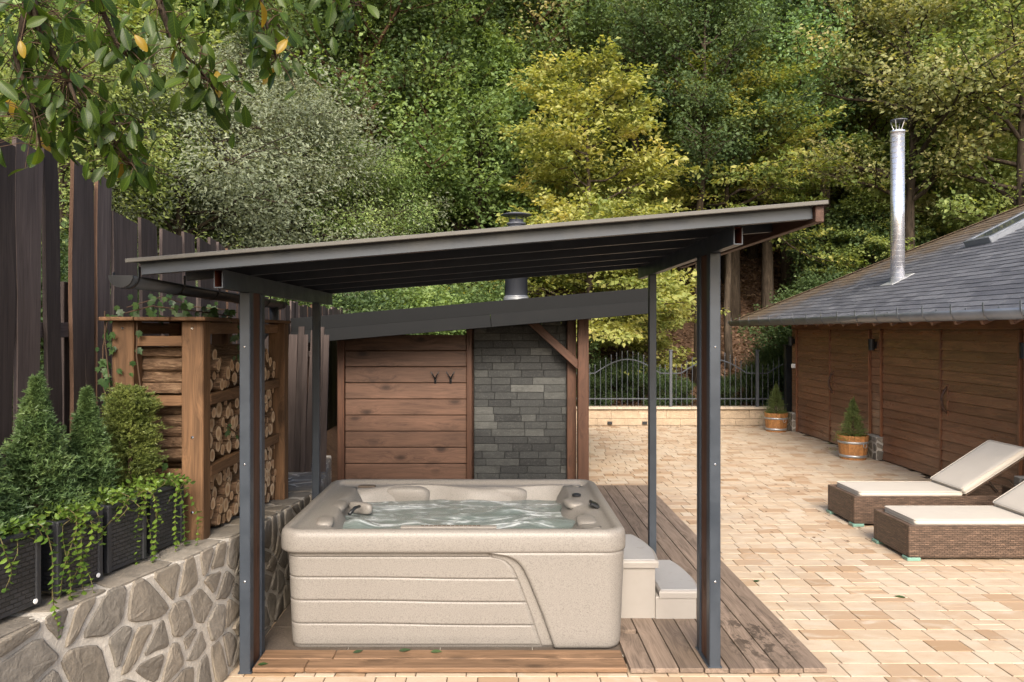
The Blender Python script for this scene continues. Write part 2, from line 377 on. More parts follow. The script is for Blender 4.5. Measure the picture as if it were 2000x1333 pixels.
L_ = {}
L_['yellow'] = leafm('yellow_hornbeam_leaf', [(.045, .075, .014), (.12, .17, .03), (.24, .27, .055), (.36, .36, .09), (.46, .38, .10)], .42)
L_['gold'] = leafm('gold_autumn_leaf', [(.045, .08, .014), (.13, .18, .03), (.30, .29, .055), (.43, .33, .07)], .42)
L_['maple'] = leafm('maple_leaf', [(.045, .085, .024), (.10, .175, .042), (.20, .29, .075), (.32, .39, .12)], .38)
L_['green'] = leafm('green_leaf', [(.03, .06, .018), (.065, .115, .03), (.12, .185, .05), (.21, .26, .075)], .36)
L_['dark'] = leafm('dark_green_leaf', [(.018, .038, .013), (.038, .072, .022), (.07, .115, .034), (.10, .14, .04)], .32)
L_['silver'] = leafm('silver_green_leaf', [(.085, .11, .066), (.135, .165, .10), (.20, .235, .15), (.28, .31, .21)], .34, .5, .25)
L_['olive'] = leafm('olive_tan_leaf', [(.05, .07, .022), (.14, .17, .055), (.27, .28, .10), (.38, .34, .14), (.44, .26, .11)], .4)
L_['lime'] = leafm('lime_green_leaf', [(.05, .085, .02), (.13, .19, .04), (.26, .32, .08), (.38, .40, .12)], .42)
L_['locust'] = leafm('locust_leaf', [(0.042, 0.098, 0.035), (0.098, 0.196, 0.070), (0.182, 0.308, 0.112), (0.252, 0.378, 0.140)], .4)
L_['spruce'] = leafm('spruce_needle', [(.03, .06, .022), (.06, .105, .036), (.10, .155, .05), (.16, .21, .07)], .15, .5, .3, 9.0)
L_['spruce2'] = leafm('moss_green_needle', [(.05, .075, .018), (.10, .13, .03), (.16, .19, .045), (.22, .25, .06)], .15, .5, .3, 9.0)
L_['spruce3'] = leafm('pale_dwarf_spruce_needle', [(.04, .06, .02), (.09, .12, .035), (.15, .19, .06), (.20, .23, .08)], .15, .5, .3, 9.0)
L_['vinca'] = leafm('periwinkle_leaf', [(.03, .065, .014), (.07, .13, .022), (.14, .22, .035), (.26, .32, .06)], .35, .35, .45, 8.0)
L_['ivy'] = leafm('ivy_leaf', [(.014, .034, .014), (.028, .06, .02), (.05, .095, .03), (.08, .13, .04)], .25, .35, .45, big=False)
L_['fig'] = leafm('glossy_green_leaf', [(.014, .034, .008), (.026, .055, .010), (.05, .09, .012), (.11, .16, .018)], .5, .42, .35, big=False, vein=True)
L_['figyel'] = leafm('yellowing_leaf', [(.24, .14, .014), (.32, .21, .02), (.22, .17, .02)], .45, .4, .4, big=False, vein=True)
L_['litter'] = leafm('dry_leaf', [(.05, .026, .014), (.11, .06, .033), (.18, .11, .065), (.27, .19, .125)], .15, .8, .1)
STEM = paint('green_brown_stem', (.10, .085, .035), .7, .2)
TWIG = paint('brown_twig', (.07, .045, .03), .8, .1)

# ------------------------------------------------------------------ SETTING
def hz(x, y):
    """terrain height"""
    s = 0.0
    if y > 17.0:
        d = y - 17.0; s = .12 * d + .36 * d * min(1, d / 6.0)
        s += .35 * mnoise.noise(Vector((x * .16, y * .16, 3))) * min(1, d / 4)
    if y > 60: s = hz(x, 60) + (y - 60) * .05
    left = min(1, max(0, (-2.75 - x) / .5)); s = max(s, .6 * left)
    return s - .05
xs = sorted(set([-140, -100, -70, -50, -40] + [i * .8 for i in range(-40, 41)] + [40, 50, 70, 100, 140] + [-2.7, -3.3]))
ys = sorted(set([-120, -60, -20, -5, 0, 8] + [16.6 + i * .8 for i in range(56)] + [65, 80, 100, 140, 200]))
mb = MB(); mb.add([(x, y, hz(x, y)) for y in ys for x in xs],
                  [(j * len(xs) + i, j * len(xs) + i + 1, (j + 1) * len(xs) + i + 1, (j + 1) * len(xs) + i) for j in range(len(ys) - 1) for i in range(len(xs) - 1)])
tag(mb.build('hillside_ground', M['hill'], smooth=True), kind='structure')

# pavement: sandy bed + paving stones laid in courses
pave = MB().add([(-2.2, -6, -.008), (9, -6, -.008), (9, 16.45, -.008), (-2.2, 16.45, -.008)], [(0, 1, 2, 3)]).build('pavement', M['joint'])
tag(pave, kind='structure')
rng = random.Random(7)
DECK = (.80, 1.98, 4.57, 9.97)
def blocked(x0, x1, y0, y1):
    cx, cy = (x0 + x1) / 2, (y0 + y1) / 2
    for a, b_, c_, d in ((-1.5, 1.97, 4.60, 9.95), (-3, -1.56, 0, 20), (-2.2, 1.2, 9.9, 16.4), (6.08, 9, 0, 20)):
        if x0 > a and x1 < b_ and y0 > c_ and y1 < d: return True
        if a < cx < b_ and c_ < cy < d and b_ > 6: return True
    return False
stones = []
y = 3.3
while y < 16.4:
    x = -2.1 + rng.random() * .2; w = .178
    while x < 7.0:
        l = rng.choice([.12, .18, .18, .24, .24, .24, .30])
        if not blocked(x, x + l, y, y + w):
            if l >= .24 and rng.random() < .07:
                stones += [(x, y, l, w / 2), (x, y + w / 2, l, w / 2)]
            else: stones.append((x, y, l, w))
        x += l
    y += w
def inframe(p):
    px = CX + F * p[0] / p[1]; py = CY + F * (CH - p[2]) / p[1]; return -10 < px < 2010 and py < 1345
vis = [s for s in stones if inframe((s[0] + s[2] / 2, s[1] + s[3] / 2, 0))]
vis.sort(key=lambda s: s[1]); near = set(vis[:300])
far = MB()
for s in stones:
    x, y, l, w = s; zj = rng.uniform(-.0015, .0015)
    if s in near: piece('paving_stone', (l - .006, w - .0045, .05), M['paver'], pave, T(x + l / 2, y + w / 2, -.025 + zj), .0025)
    else: far.cbox((x + l / 2, y + w / 2, -.025 + zj), (l - .006, w - .0045, .05), .0025)
tag(far.build('distant_paving_stones', M['paver'], pave), kind='stuff')

# tiled slab the tub stands on, visible beside the rubble wall
slab = MB().cbox((-.36, 5.95, .0), (2.35, 2.24, .012), .001).build('tub_slab', M['mortar']); tag(slab, kind='structure')
for i in range(4):
    for j in range(5):
        piece('floor_tile', (.585, .44, .006), M['slab'], slab, T(-1.535 + .295 + i * .59, 4.83 + .222 + j * .446, .008), .001)

# ------------------------------------------------------------------ rubble retaining wall
CP = [(-2.05, 2.0), (-2.02, 2.5), (-1.98, 3.03), (-1.93, 3.31), (-1.86, 3.54), (-1.78, 3.75), (-1.70, 4.0), (-1.62, 4.34), (-1.575, 4.67), (-1.555, 5.12), (-1.55, 5.7), (-1.55, 6.4), (-1.59, 7.0), (-1.74, 7.9), (-1.97, 9.0), (-2.16, 10.1)]
def zt(y): return float(np.interp(y, [0, 4.4, 5.1, 6.3, 8, 10], [.82, .82, .775, .68, .57, .40]))
dens = []
for i in range(len(CP) - 1):
    for k in range(8): t = k / 8; dens.append((CP[i][0] * (1 - t) + CP[i + 1][0] * t, CP[i][1] * (1 - t) + CP[i + 1][1] * t))
dens.append(CP[-1]); da = np.array(dens)
for _ in range(6): da[1:-1] = (da[:-2] + da[1:-1] * 2 + da[2:]) / 4
sl = np.concatenate([[0], np.cumsum(np.hypot(*(da[1:] - da[:-1]).T))]); SL = sl[-1]
def wxy(s): return float(np.interp(s, sl, da[:, 0])), float(np.interp(s, sl, da[:, 1]))
def wall_pt(s, z, off=0.0):
    x, y = wxy(s); x2, y2 = wxy(min(SL, s + .04)); x1, y1 = wxy(max(0, s - .04))
    t = Vector((x2 - x1, y2 - y1, 0)).normalized(); n = Vector((t.y, -t.x, 0))
    return Vector((x, y, z)) + n * off
wroot = thing('retaining_wall', (-1.6, 4.5, 0), 'curved retaining wall of grey brown rubble stones in pale mortar beside the hot tub', 'wall')
mb = MB(); n = 70; V = []
for i in range(n + 1):
    s = SL * i / n; x, y = wxy(s); z = zt(y)
    V += [wall_pt(s, -.05), wall_pt(s, z * .5), wall_pt(s, z - .015), wall_pt(s, z, -.012), Vector((-2.62, y + (.05 if i else 0), z)), Vector((-2.62, y, -.05))]
mb.add(V, [(i * 6 + k, (i + 1) * 6 + k, (i + 1) * 6 + k + 1, i * 6 + k + 1) for i in range(n) for k in range(5)] + [(n * 6, n * 6 + 1, n * 6 + 2, n * 6 + 3, n * 6 + 4, n * 6 + 5)])
mb.build('mortar_core', M['mortar'], wroot, smooth=False)
def clip(poly, p, n_, d):
    out = []
    for i in range(len(poly)):
        a, b_ = poly[i], poly[(i + 1) % len(poly)]
        da_ = (a[0] - p[0]) * n_[0] + (a[1] - p[1]) * n_[1] - d; db = (b_[0] - p[0]) * n_[0] + (b_[1] - p[1]) * n_[1] - d
        if da_ <= 0: out.append(a)
        if da_ * db < 0: t = da_ / (da_ - db); out.append((a[0] + (b_[0] - a[0]) * t, a[1] + (b_[1] - a[1]) * t))
    return out
def voronoi(w, h, nx, ny, gap, seed, jit=.42):
    r = random.Random(seed); pts = []
    for i in range(nx):
        for j in range(ny):
            if r.random() < .1: continue
            pts.append(((i + .5 + (.5 if j % 2 else 0) * .6 + r.uniform(-jit, jit)) * w / nx, (j + .5 + r.uniform(-jit, jit)) * h / ny))
    cells = []
    for p in pts:
        poly = [(0.004, 0.004), (w - .004, 0.004), (w - .004, h - .004), (0.004, h - .004)]
        for q in pts:
            if q is p or abs(q[0] - p[0]) > 4 * w / nx + .01 or abs(q[1] - p[1]) > h: continue
            dx, dy = q[0] - p[0], q[1] - p[1]; L = math.hypot(dx, dy)
            if L < 1e-6: continue
            poly = clip(poly, ((p[0] + q[0]) / 2, (p[1] + q[1]) / 2), (dx / L, dy / L), -gap * r.uniform(.35, .75))
            if len(poly) < 3: break
        if len(poly) < 3: continue
        ch = []
        for i in range(len(poly)):
            a, b_ = poly[i], poly[(i + 1) % len(poly)]
            ch += [(a[0] * .86 + b_[0] * .14, a[1] * .86 + b_[1] * .14), (a[0] * .5 + b_[0] * .5 + r.uniform(-.006, .006), a[1] * .5 + b_[1] * .5 + r.uniform(-.006, .006)), (a[0] * .14 + b_[0] * .86, a[1] * .14 + b_[1] * .86)]
        A = sum(ch[i][0] * ch[(i + 1) % len(ch)][1] - ch[(i + 1) % len(ch)][0] * ch[i][1] for i in range(len(ch))) / 2
        if A > .0016: cells.append(ch)
    return cells
def stone_piece(name, poly, fn, mat, parent, up=.012, r=random):
    """irregular stone: rim at the mortar, rounded proud face"""
    n = len(poly); cx = sum(p[0] for p in poly) / n; cy = sum(p[1] for p in poly) / n; V = []
    hh_ = r.uniform(.5, 1.2); tx, ty = r.uniform(-.04, .04), r.uniform(-.03, .03)
    for k, h in ((1.0, -.012), (1.0, up * .45), (.93, up * .9), (.6, up * 1.12)):
        for p in poly: V.append(fn(cx + (p[0] - cx) * k, cy + (p[1] - cy) * k, h * hh_ + ((p[0] - cx) * tx + (p[1] - cy) * ty) * (k > .5 and h > 0) + (r.uniform(-.0018, .0018) if k < .95 else 0)))
    V.append(fn(cx, cy, up * 1.15 * hh_)); fs = []
    for q in range(3): fs += [(q * n + i, q * n + (i + 1) % n, (q + 1) * n + (i + 1) % n, (q + 1) * n + i) for i in range(n)]
    fs += [(3 * n + i, 3 * n + (i + 1) % n, 4 * n) for i in range(n)]
    o = fn(cx, cy, 0); V = [v - o for v in V]
    return MB().add(V, fs).build(name, mat, parent, T(o))
r9 = random.Random(9)
for poly in voronoi(SL, 1.0, int(SL / .155), 4, .032, 5, .5):
    hgt = lambda s, q: (q * zt(wxy(s)[1]))
    cs = sum(p[0] for p in poly) / len(poly)
    if wxy(cs)[1] < 2.6: continue
    if not (wxy(cs)[1] < 9.9): continue
    stone_piece('stone', poly, lambda s, q, h: wall_pt(s, hgt(s, q), h), M['stone'], wroot, .013, r9)
for poly in voronoi(SL, 1.0, int(SL / .27), 4, .028, 15):
    cs = sum(p[0] for p in poly) / len(poly)
    if not 2.7 < wxy(cs)[1] < 9.8: continue
    stone_piece('coping_stone', poly, lambda s, q, h: wall_pt(s, zt(wxy(s)[1]) + h, -q), M['stone'], wroot, .010, r9)

# ------------------------------------------------------------------ tall dark board fence on the left
FX = -2.6
fence = thing('board_fence', (FX, 6.5, .55), 'tall dark brown fence of rough uneven vertical boards behind the firewood rack', 'fence')
r3 = random.Random(3)
def fence_board(Y0, Y1, z0, z1, slant, xo=0.0, mat=None):
    """one rough sawn board in the fence plane, its edges wavering"""
    w = Y1 - Y0; h = z1 - z0; N = 9; a = []; c = []
    p1, p2 = r3.uniform(0, 9), r3.uniform(0, 9); lean = r3.uniform(-.05, .04)
    for i in range(N + 1):
        t = i / N; wob = lambda p: (.016 * math.sin(p + t * 5)) + .007 * math.sin(p * 3 + t * 13)
        a.append((-w / 2 + wob(p1) + lean * t, -h / 2 + h * t)); c.append((w / 2 + wob(p2) + lean * t, -h / 2 + h * t + (slant if i == N else 0)))
    poly = a + c[::-1]; mb = MB(); n = len(poly); th = .024
    # local X runs up the board (grain), Y across, Z out of the fence
    V = [(p[1], p[0], -th / 2) for p in poly] + [(p[1], p[0], th / 2) for p in poly]
    quads = []
    for i in range(N):
        q = (i, i + 1, n - 2 - i, n - 1 - i); quads += [q, tuple(k + n for k in q)[::-1]]
    mb.add(V, quads); mb.add(V, [(i, (i + 1) % n, n + (i + 1) % n, n + i) for i in range(n)], 1)
    Mx = frame((0, 0, 1), (0, 1, 0), (FX + xo, (Y0 + Y1) / 2, (z0 + z1) / 2))
    return mb.build('board', [M['fence'], M['fence_edge'] if r3.random() < .22 else M['fence']], fence, Mx)
Yb = [(2.3, 2.6), (2.62, 2.9), (2.93, 3.2), (3.22, 3.5), (3.53, 3.78), (3.8, 4.105), (4.12, 4.36), (4.44, 4.60), (4.68, 4.85), (4.865, 5.0), (5.01, 5.185)]
for a, b_ in Yb: fence_board(a + .008, b_ - r3.choice([.0, .004, .008]), .5, 3.085 + r3.uniform(-.03, .03), r3.uniform(-.08, -.01), r3.uniform(-.006, .006))
Yb = [(5.195, 5.57), (5.63, 5.79), (5.80, 5.95), (5.97, 6.32), (6.41, 6.66), (6.75, 6.98)]
yy = 7.0
while yy < 8.1: w = r3.uniform(.17, .26); Yb.append((yy, yy + w)); yy += w + r3.choice([.012, .012, .05])
for a, b_ in Yb: fence_board(a, b_ - r3.choice([0, .01]), .5, 2.865 + r3.uniform(-.03, .03), r3.uniform(-.05, .0), r3.uniform(-.006, .006))
while yy < 14: w = r3.uniform(.16, .24); fence_board(yy, yy + w, .5, 2.40 + r3.uniform(-.03, .03), r3.uniform(-.03, .01)); yy += w + r3.choice([.012, .012, .04])
for z in (.95, 2.05): beam('rail', (FX - .045, 2.2, z), (FX - .045, 14, z), .05, .09, M['fence'], fence, (1, 0, 0))
for y in (2.6, 4.8, 7.0, 9.2, 11.4, 13.8): beam('post', (FX - .115, y, .4), (FX - .115, y, 2.35), .08, .08, M['fence'], fence)

# narrow screen of loose weathered boards between the terrace and the sauna hut
scr = thing('board_screen', (-1.9, 8.0, .6), 'dark screen of loose weathered boards in the gap beside the sauna hut', 'screen')
x = -2.42
r4 = random.Random(4)
while x < -1.80:
    w = r4.uniform(.055, .10); a = Vector((x + w / 2 + r4.uniform(-.02, .02), 7.95 + r4.uniform(-.05, .05), .55)); e = Vector((x + w / 2 + r4.uniform(-.03, .03) + .03, 8.0, r4.uniform(1.98, 2.1)))
    beam('board', a, e, .02, w - .006, M['fence'], scr, (0, 1, 0)); x += w
beam('rail', (-2.5, 8.03, 1.0), (-1.78, 8.03, 1.0), .03, .06, M['fence'], scr); beam('rail', (-2.5, 8.03, 1.8), (-1.78, 8.03, 1.8), .03, .06, M['fence'], scr)

# low cream wall with iron railing at the back of the yard
lw = thing('low_wall', (3, 16.5, 0), 'low cream block wall with pale coping at the back of the yard', 'wall')
MB().cbox((2.6, 16.62, .17), (8.0, .20, .36), .004).build('wall_core', M['rwall'], lw)
x = -1.3
for j, (z0, z1) in enumerate(((0.0, .145), (.149, .335))):
    x = -1.38 + (.3 if j else 0)
    while x < 6.2:
        piece('block', (.59, .02, z1 - z0 - .003), M['rwall'], lw, T(x + .3, 16.515, (z0 + z1) / 2), .003); x += .594
x = -1.4
while x < 6.3: piece('coping_slab', (.795, .30, .045), M['coping'], lw, T(x + .4, 16.60, .372), .005); x += .8
for px in (1191, 1259): 
    p = P(px, 828, 16.49); MB().cbox((0, 0, 0), (.10, .05, .06), .004).build('drain_vent', M['black'], lw, T(p.x, 16.49, .055))
rail = thing('iron_railing', (3, 16.6, .394), 'wrought iron railing with arched top bars and spear finials on the low cream wall', 'railing')
pw = 1.87
for k in range(-2, 4):
    x0 = P(1310, 0, 16.6).x + (k - 1) * pw
    if x0 > 6.4: break
    mb = MB().cbox((0, 0, .6), (.06, .06, 1.2), .004).cbox((0, 0, 1.215), (.08, .08, .03), .004); mb.build('post', M['iron'], rail, T(x0, 16.6, .394))
    lim = min(x0 + pw, 6.25)
    def ztop(t): return .72 + .30 * max(0.0, math.sin(math.pi * (t - .12) / .76)) if .12 < t < .88 else .72
    pts = [(x0 + pw * i / 40, 16.6, .394 + ztop(i / 40)) for i in range(41) if x0 + pw * i / 40 <= lim]
    if len(pts) < 2: continue
    MB().tube(pts, .013, 6).build('top_rail', M['iron'], rail); beam('bottom_rail', (x0, 16.6, .394 + .17), (lim, 16.6, .394 + .17), .02, .025, M['iron'], rail)
    for i in range(1, 16):
        xx = x0 + pw * i / 16
        if xx > lim: break
        h = ztop(i / 16) + .11
        mb = MB().tube([(0, 0, .02), (0, 0, h)], .008, 5); mb.lathe([(.004, h), (.018, h + .012), (.004, h + .03), (.013, h + .045), (.001, h + .09)], 6)
        mb.build('picket', M['iron'], rail, T(xx, 16.6, .394))
gp = MB().cbox((0, 0, .85), (.13, .12, 1.7), .006); gp.cbox((0, 0, 1.72), (.16, .15, .04), .006)
gp = gp.build('gate_post', M['black'], None, T(6.22, 16.35, 0)); tag(gp, 'black square gate post beside the far corner of the garage', 'post')

# ------------------------------------------------------------------ deck
deck = thing('timber_deck', (1.4, 7.2, 0), 'weathered brown timber deck of long boards beside the hot tub', 'deck')
bw = 1.18 / 8
for i in range(8):
    x = .80 + bw * (i + .5); y0 = 4.57 + rng.uniform(-.006, .006)
    spans = [(y0, 9.97)]
    if i == 0: spans = [(y0, 5.10), (5.16, 9.97)]
    elif i in (3, 5): spans = [(y0, 7.4), (7.405, 9.97)]
    for a, c in spans:
        piece('deck_board', (c - a, bw - .007, .028), M['deck'], deck, frame((0, 1, 0), (-1, 0, 0), (x, (a + c) / 2, .021)), .003)
piece('deck_board', (.40, .13, .026), M['deck'], deck, frame((0, 1, 0), (-1, 0, 0), (.745, 5.35, .02)), .003)
fr_ = thing('front_deck_strip', (-.35, 4.7, 0), 'two fresh larch boards laid along the front of the hot tub', 'deck boards')
for j, y in enumerate((4.637, 4.772)):
    cut = -1.14 if j == 0 else -1.0
    for a, c in ((-1.45, cut - .0015), (cut + .0015, .787)):
        piece('deck_board', (c - a, .130, .03), M['new_deck'], fr_, T((a + c) / 2, y, .022), .006)

# ------------------------------------------------------------------ hot tub
TC = Vector((-.274, 5.715, 0)); HX, HY = 1.118, .862
def rr(hx, hy, r, nc=10, nx=22, ny=16):
    """rounded rectangle, counter-clockwise from front-left corner, as (point, normal)"""
    out = []
    def seg(a, b_, n, nrm):
        for i in range(n): t = i / n; out.append((Vector((a[0] * (1 - t) + b_[0] * t, a[1] * (1 - t) + b_[1] * t, 0)), Vector((*nrm, 0))))
    def arc(c, a0):
        for i in range(nc): a = R(a0) + R(90) * i / nc; d = Vector((math.cos(a), math.sin(a), 0)); out.append((Vector((*c, 0)) + d * r, d))
    seg((-hx + r, -hy), (hx - r, -hy), nx, (0, -1)); arc((hx - r, -hy + r), -90)
    seg((hx, -hy + r), (hx, hy - r), ny, (1, 0)); arc((hx - r, hy - r), 0)
    seg((hx - r, hy), (-hx + r, hy), nx, (0, 1)); arc((-hx + r, hy - r), 90)
    seg((-hx, hy - r), (-hx, -hy + r), ny, (-1, 0)); arc((-hx + r, -hy + r), 180)
    return out
tub = thing('hot_tub', tuple(TC), 'beige speckled rectangular hot tub filled with bubbling water under the steel canopy', 'hot tub')
base = rr(HX, HY, .15); NB_ = len(base)
def skirt_in(z): return float(np.interp(z, [0, .03, .08, .63], [.095, .078, .072, .050]))
rings = []
def ring(ins, z): rings.append([p - n_ * ins + Vector((0, 0, z)) for p, n_ in base])
for ins, z in ((.095, .003), (.082, .012), (.075, .035), (.072, .08), (.067, .2), (.062, .35), (.056, .5), (.051, .625), (.044, .634), (.012, .637), (.002, .645), (0, .66), (0, .70), (.001, .735), (.006, .757), (.016, .771), (.032, .779), (.055, .780), (.068, .775), (.078, .762), (.088, .748)):
    ring(ins, z)
def ledge(p, n_):
    """inward reach of the moulded shelf round the well: scalloped seats"""
    u = p.x / HX; v = p.y / HY; w = .075
    w += .11 * max(0, -u - .55) / .45 * (1 - .45 * math.exp(-((v - .1) / .16) ** 2))          # wide shelf on the left
    w += .10 * max(0, u - .72) / .28 * (1 - .75 * math.exp(-((v + .15) / .13) ** 2) + .2 * math.exp(-((v - .25) / .12) ** 2))
    w += .03 * math.sin(p.x * 7.0 + .6) * (1 if abs(v) > .7 else .3)
    return max(.05, w)
for k, z in ((.12, .742), (.6, .744), (.9, .742), (1.0, .732), (1.06, .712), (1.12, .66), (1.25, .56), (1.7, .42)):
    rings.append([p - n_ * (.088 + ledge(p, n_) * k + (.02 if k > 1.1 else 0)) + Vector((0, 0, z + (.012 * math.sin(p.x * 5 + p.y * 4) if .5 < k < 1.01 else 0))) for p, n_ in base])
V = [v for rg in rings for v in rg]; fs = [(i * NB_ + k, i * NB_ + (k + 1) % NB_, (i + 1) * NB_ + (k + 1) % NB_, (i + 1) * NB_ + k) for i in range(len(rings) - 1) for k in range(NB_)]
fs += [tuple(range(NB_))[::-1], tuple(range((len(rings) - 1) * NB_, len(rings) * NB_))]
MB().add(V, fs).build('shell', M['tub'], tub, T(TC), True)
# moulded panels on the front skirt, laid over its surface
acc = [0.0]
fine = rr(HX, HY, .15, 14, 60, 20)
for i in range(len(fine)): acc.append(acc[-1] + (fine[(i + 1) % len(fine)][0] - fine[i][0]).length)
PERI = acc[-1]; LXs = -HX + .15                     # u = 0 at x = LXs on the front
fx = np.array([f[0].x for f in fine] + [fine[0][0].x]); fy = np.array([f[0].y for f in fine] + [fine[0][0].y])
nx_ = np.array([f[1].x for f in fine] + [fine[0][1].x]); ny_ = np.array([f[1].y for f in fine] + [fine[0][1].y])
def skin(u, z, off):
    u = u % PERI; x, y, a, c = (float(np.interp(u, acc, q)) for q in (fx, fy, nx_, ny_)); L = math.hypot(a, c); k = off - skirt_in(z)
    return Vector((x + a / L * k, y + c / L * k, z))
def patch(name, u0, u1, z0, z1, off, nu=40, nv=6, mat=None):
    """panel over the skirt between curves u0(z),u1(z) and z0(u),z1(u); edges turned in"""
    V = []; rowsn = nv + 3; colsn = nu + 3
    for j in range(rowsn):
        tv = min(max((j - 1) / nv, 0), 1); ej = j in (0, rowsn - 1)
        for i in range(colsn):
            tu = min(max((i - 1) / nu, 0), 1); ei = i in (0, colsn - 1)
            um = .5; z = None
            ug = u0(.3) + (u1(.3) - u0(.3)) * tu
            z = z0(ug) + (z1(ug) - z0(ug)) * tv
            uu = u0(z) + (u1(z) - u0(z)) * tu; z = z0(uu) + (z1(uu) - z0(uu)) * tv
            V.append(skin(uu, z, -.004 if (ej or ei) else off))
    fs = [(j * colsn + i, j * colsn + i + 1, (j + 1) * colsn + i + 1, (j + 1) * colsn + i) for j in range(rowsn - 1) for i in range(colsn - 1)]
    o = MB().add(V, fs).build(name, mat or M['tub'], tub, T(TC), True); return o
U = lambda px, Y=4.87: (px - CX) * Y / F - TC.x - LXs
def zpx(py, Y=4.87): return CH - (py - CY) * Y / F
# sloping trim curve: left edge of the band by height
cz = [zpx(1277), zpx(1200), zpx(1140), zpx(1112), zpx(1097), zpx(1091)]
cu = [U(1060), U(1035), U(1013), U(1000), U(985), U(955)]
def edge1(z): return float(np.interp(z, cz, cu))
def edge2(z): return float(np.interp(z, [zpx(1277), zpx(1200), zpx(1140), zpx(1112), zpx(1095), zpx(1084), zpx(1080)], [U(1085), U(1058), U(1034), U(1021), U(1008), U(985), U(950)]))
wob = lambda z: (lambda u: z - .006 * (math.tanh((u - .75) * 4)))
uL = lambda z: -.42
for z0, z1 in ((.03, .1635), (.1655, .3135), (.3155, .4635), (.4655, zpx(1091))):
    patch('skirt_panel', uL, edge1, wob(z0) if z0 > .1 else (lambda u: .03), wob(z1) if z1 < .55 else (lambda u, z1=z1: z1), .0032, 60, 10)
patch('trim_band', lambda z: edge1(min(z, .60)) + .006, edge2, lambda u: .02, lambda u: zpx(1081), .0075, 8, 40)
patch('trim_strip', lambda z: -.42, lambda z: U(955), lambda u: zpx(1091) + .003, lambda u: zpx(1081), .0075, 60, 3)
patch('corner_panel', lambda z: edge2(min(z, zpx(1080))) + .006, lambda z: 2 * HX - .30 + .5, lambda u: .02, lambda u: .640, .040, 40, 30)
# water, foam heaped by the jets
wt = []; gx, gy = 90, 64
for j in range(gy + 1):
    for i in range(gx + 1):
        x = -.98 + 1.96 * i / gx; y = -.76 + 1.52 * j / gy; wx, wy = x + TC.x, y + TC.y
        z = .632 + .012 * mnoise.fractal(Vector((wx * 3, wy * 5, 1)), 1.0, 2.0, 3) + .020 * max(0, mnoise.noise(Vector((wx * 2.2, wy * 3.5, 7))))
        z += .035 * math.exp(-(((x - .35) / .13) ** 2 + ((y - .28) / .1) ** 2)) + .03 * math.exp(-(((x - .62) / .2) ** 2 + ((y + .05) / .12) ** 2)) + .045 * math.exp(-(((x + .72) / .10) ** 2 + ((y + .18) / .16) ** 2))
        wt.append((x, y, z))
tag(MB().add(wt, [(j * (gx + 1) + i, j * (gx + 1) + i + 1, (j + 1) * (gx + 1) + i + 1, (j + 1) * (gx + 1) + i) for j in range(gy) for i in range(gx)]).build('water', M['water'], tub, T(TC), True), 'grey green bubbling water with white foam')
mb = MB().cbox((0, 0, 0), (.62, .05, .016), .007); mb.build('control_panel', M['tub'], tub, T(TC.x - .03, TC.y - HY + .115, .775))
for i in range(14): piece('button', (.022, .02, .006), M['seam'], tub, T(TC.x - .20 + i * .028, TC.y - HY + .115, .784), .002)
# headrest and grab mouldings on the ledge, filter cover, jets
def blob(name, c, d, rot=0, mat=None, n=14, e=.6):
    V = []; m = 8
    for j in range(m + 1):
        ph = -math.pi / 2 + math.pi * j / m
        for i in range(n):
            a = 2 * math.pi * i / n; sg = lambda v: math.copysign(abs(v) ** e, v)
            V.append((d[0] / 2 * sg(math.cos(ph)) * sg(math.cos(a)), d[1] / 2 * sg(math.cos(ph)) * sg(math.sin(a)), d[2] / 2 * sg(math.sin(ph))))
    fs = [(j * n + i, j * n + (i + 1) % n, (j + 1) * n + (i + 1) % n, (j + 1) * n + i) for j in range(m) for i in range(n)]
    return MB().add(V, fs).build(name, mat or M['tub'], tub, T(*c) @ Matrix.Rotation(R(rot), 4, 'Z'), True)
blob('headrest', (TC.x - .90, TC.y + .05, .725), (.11, .26, .06)); blob('headrest', (TC.x - .90, TC.y - .42, .725), (.12, .22, .06), 8)
blob('arm_moulding', (TC.x - .76, TC.y + .16, .69), (.22, .06, .09), -28); blob('arm_moulding', (TC.x + .86, TC.y + .12, .73), (.13, .2, .055), 15); blob('arm_moulding', (TC.x + .90, TC.y - .40, .725), (.14, .24, .055))
blob('back_moulding', (TC.x - .48, TC.y + .71, .66), (.42, .10, .17)); blob('back_moulding', (TC.x + .25, TC.y + .72, .655), (.60, .09, .17))
blob('cup_holder', (TC.x - .80, TC.y + .70, .745), (.15, .07, .02), 0, M['seam'])
MB().lathe([(.035, 0), (.035, .012), (.026, .016), (.012, .010)], 16).build('air_valve', M['black'], tub, T(TC.x + .905, TC.y + .28, .757))
MB().tube([(0, 0, 0), (.03, .07, .03), (.05, .13, .025)], .013, 8).build('grab_handle', M['black'], tub, T(TC.x - .80, TC.y - .08, .70), True)
piece('display', (.07, .11, .02), M['black'], tub, T(TC.x + 1.0, TC.y - .06, .767) @ Matrix.Rotation(R(25), 4, 'Y'), .004)

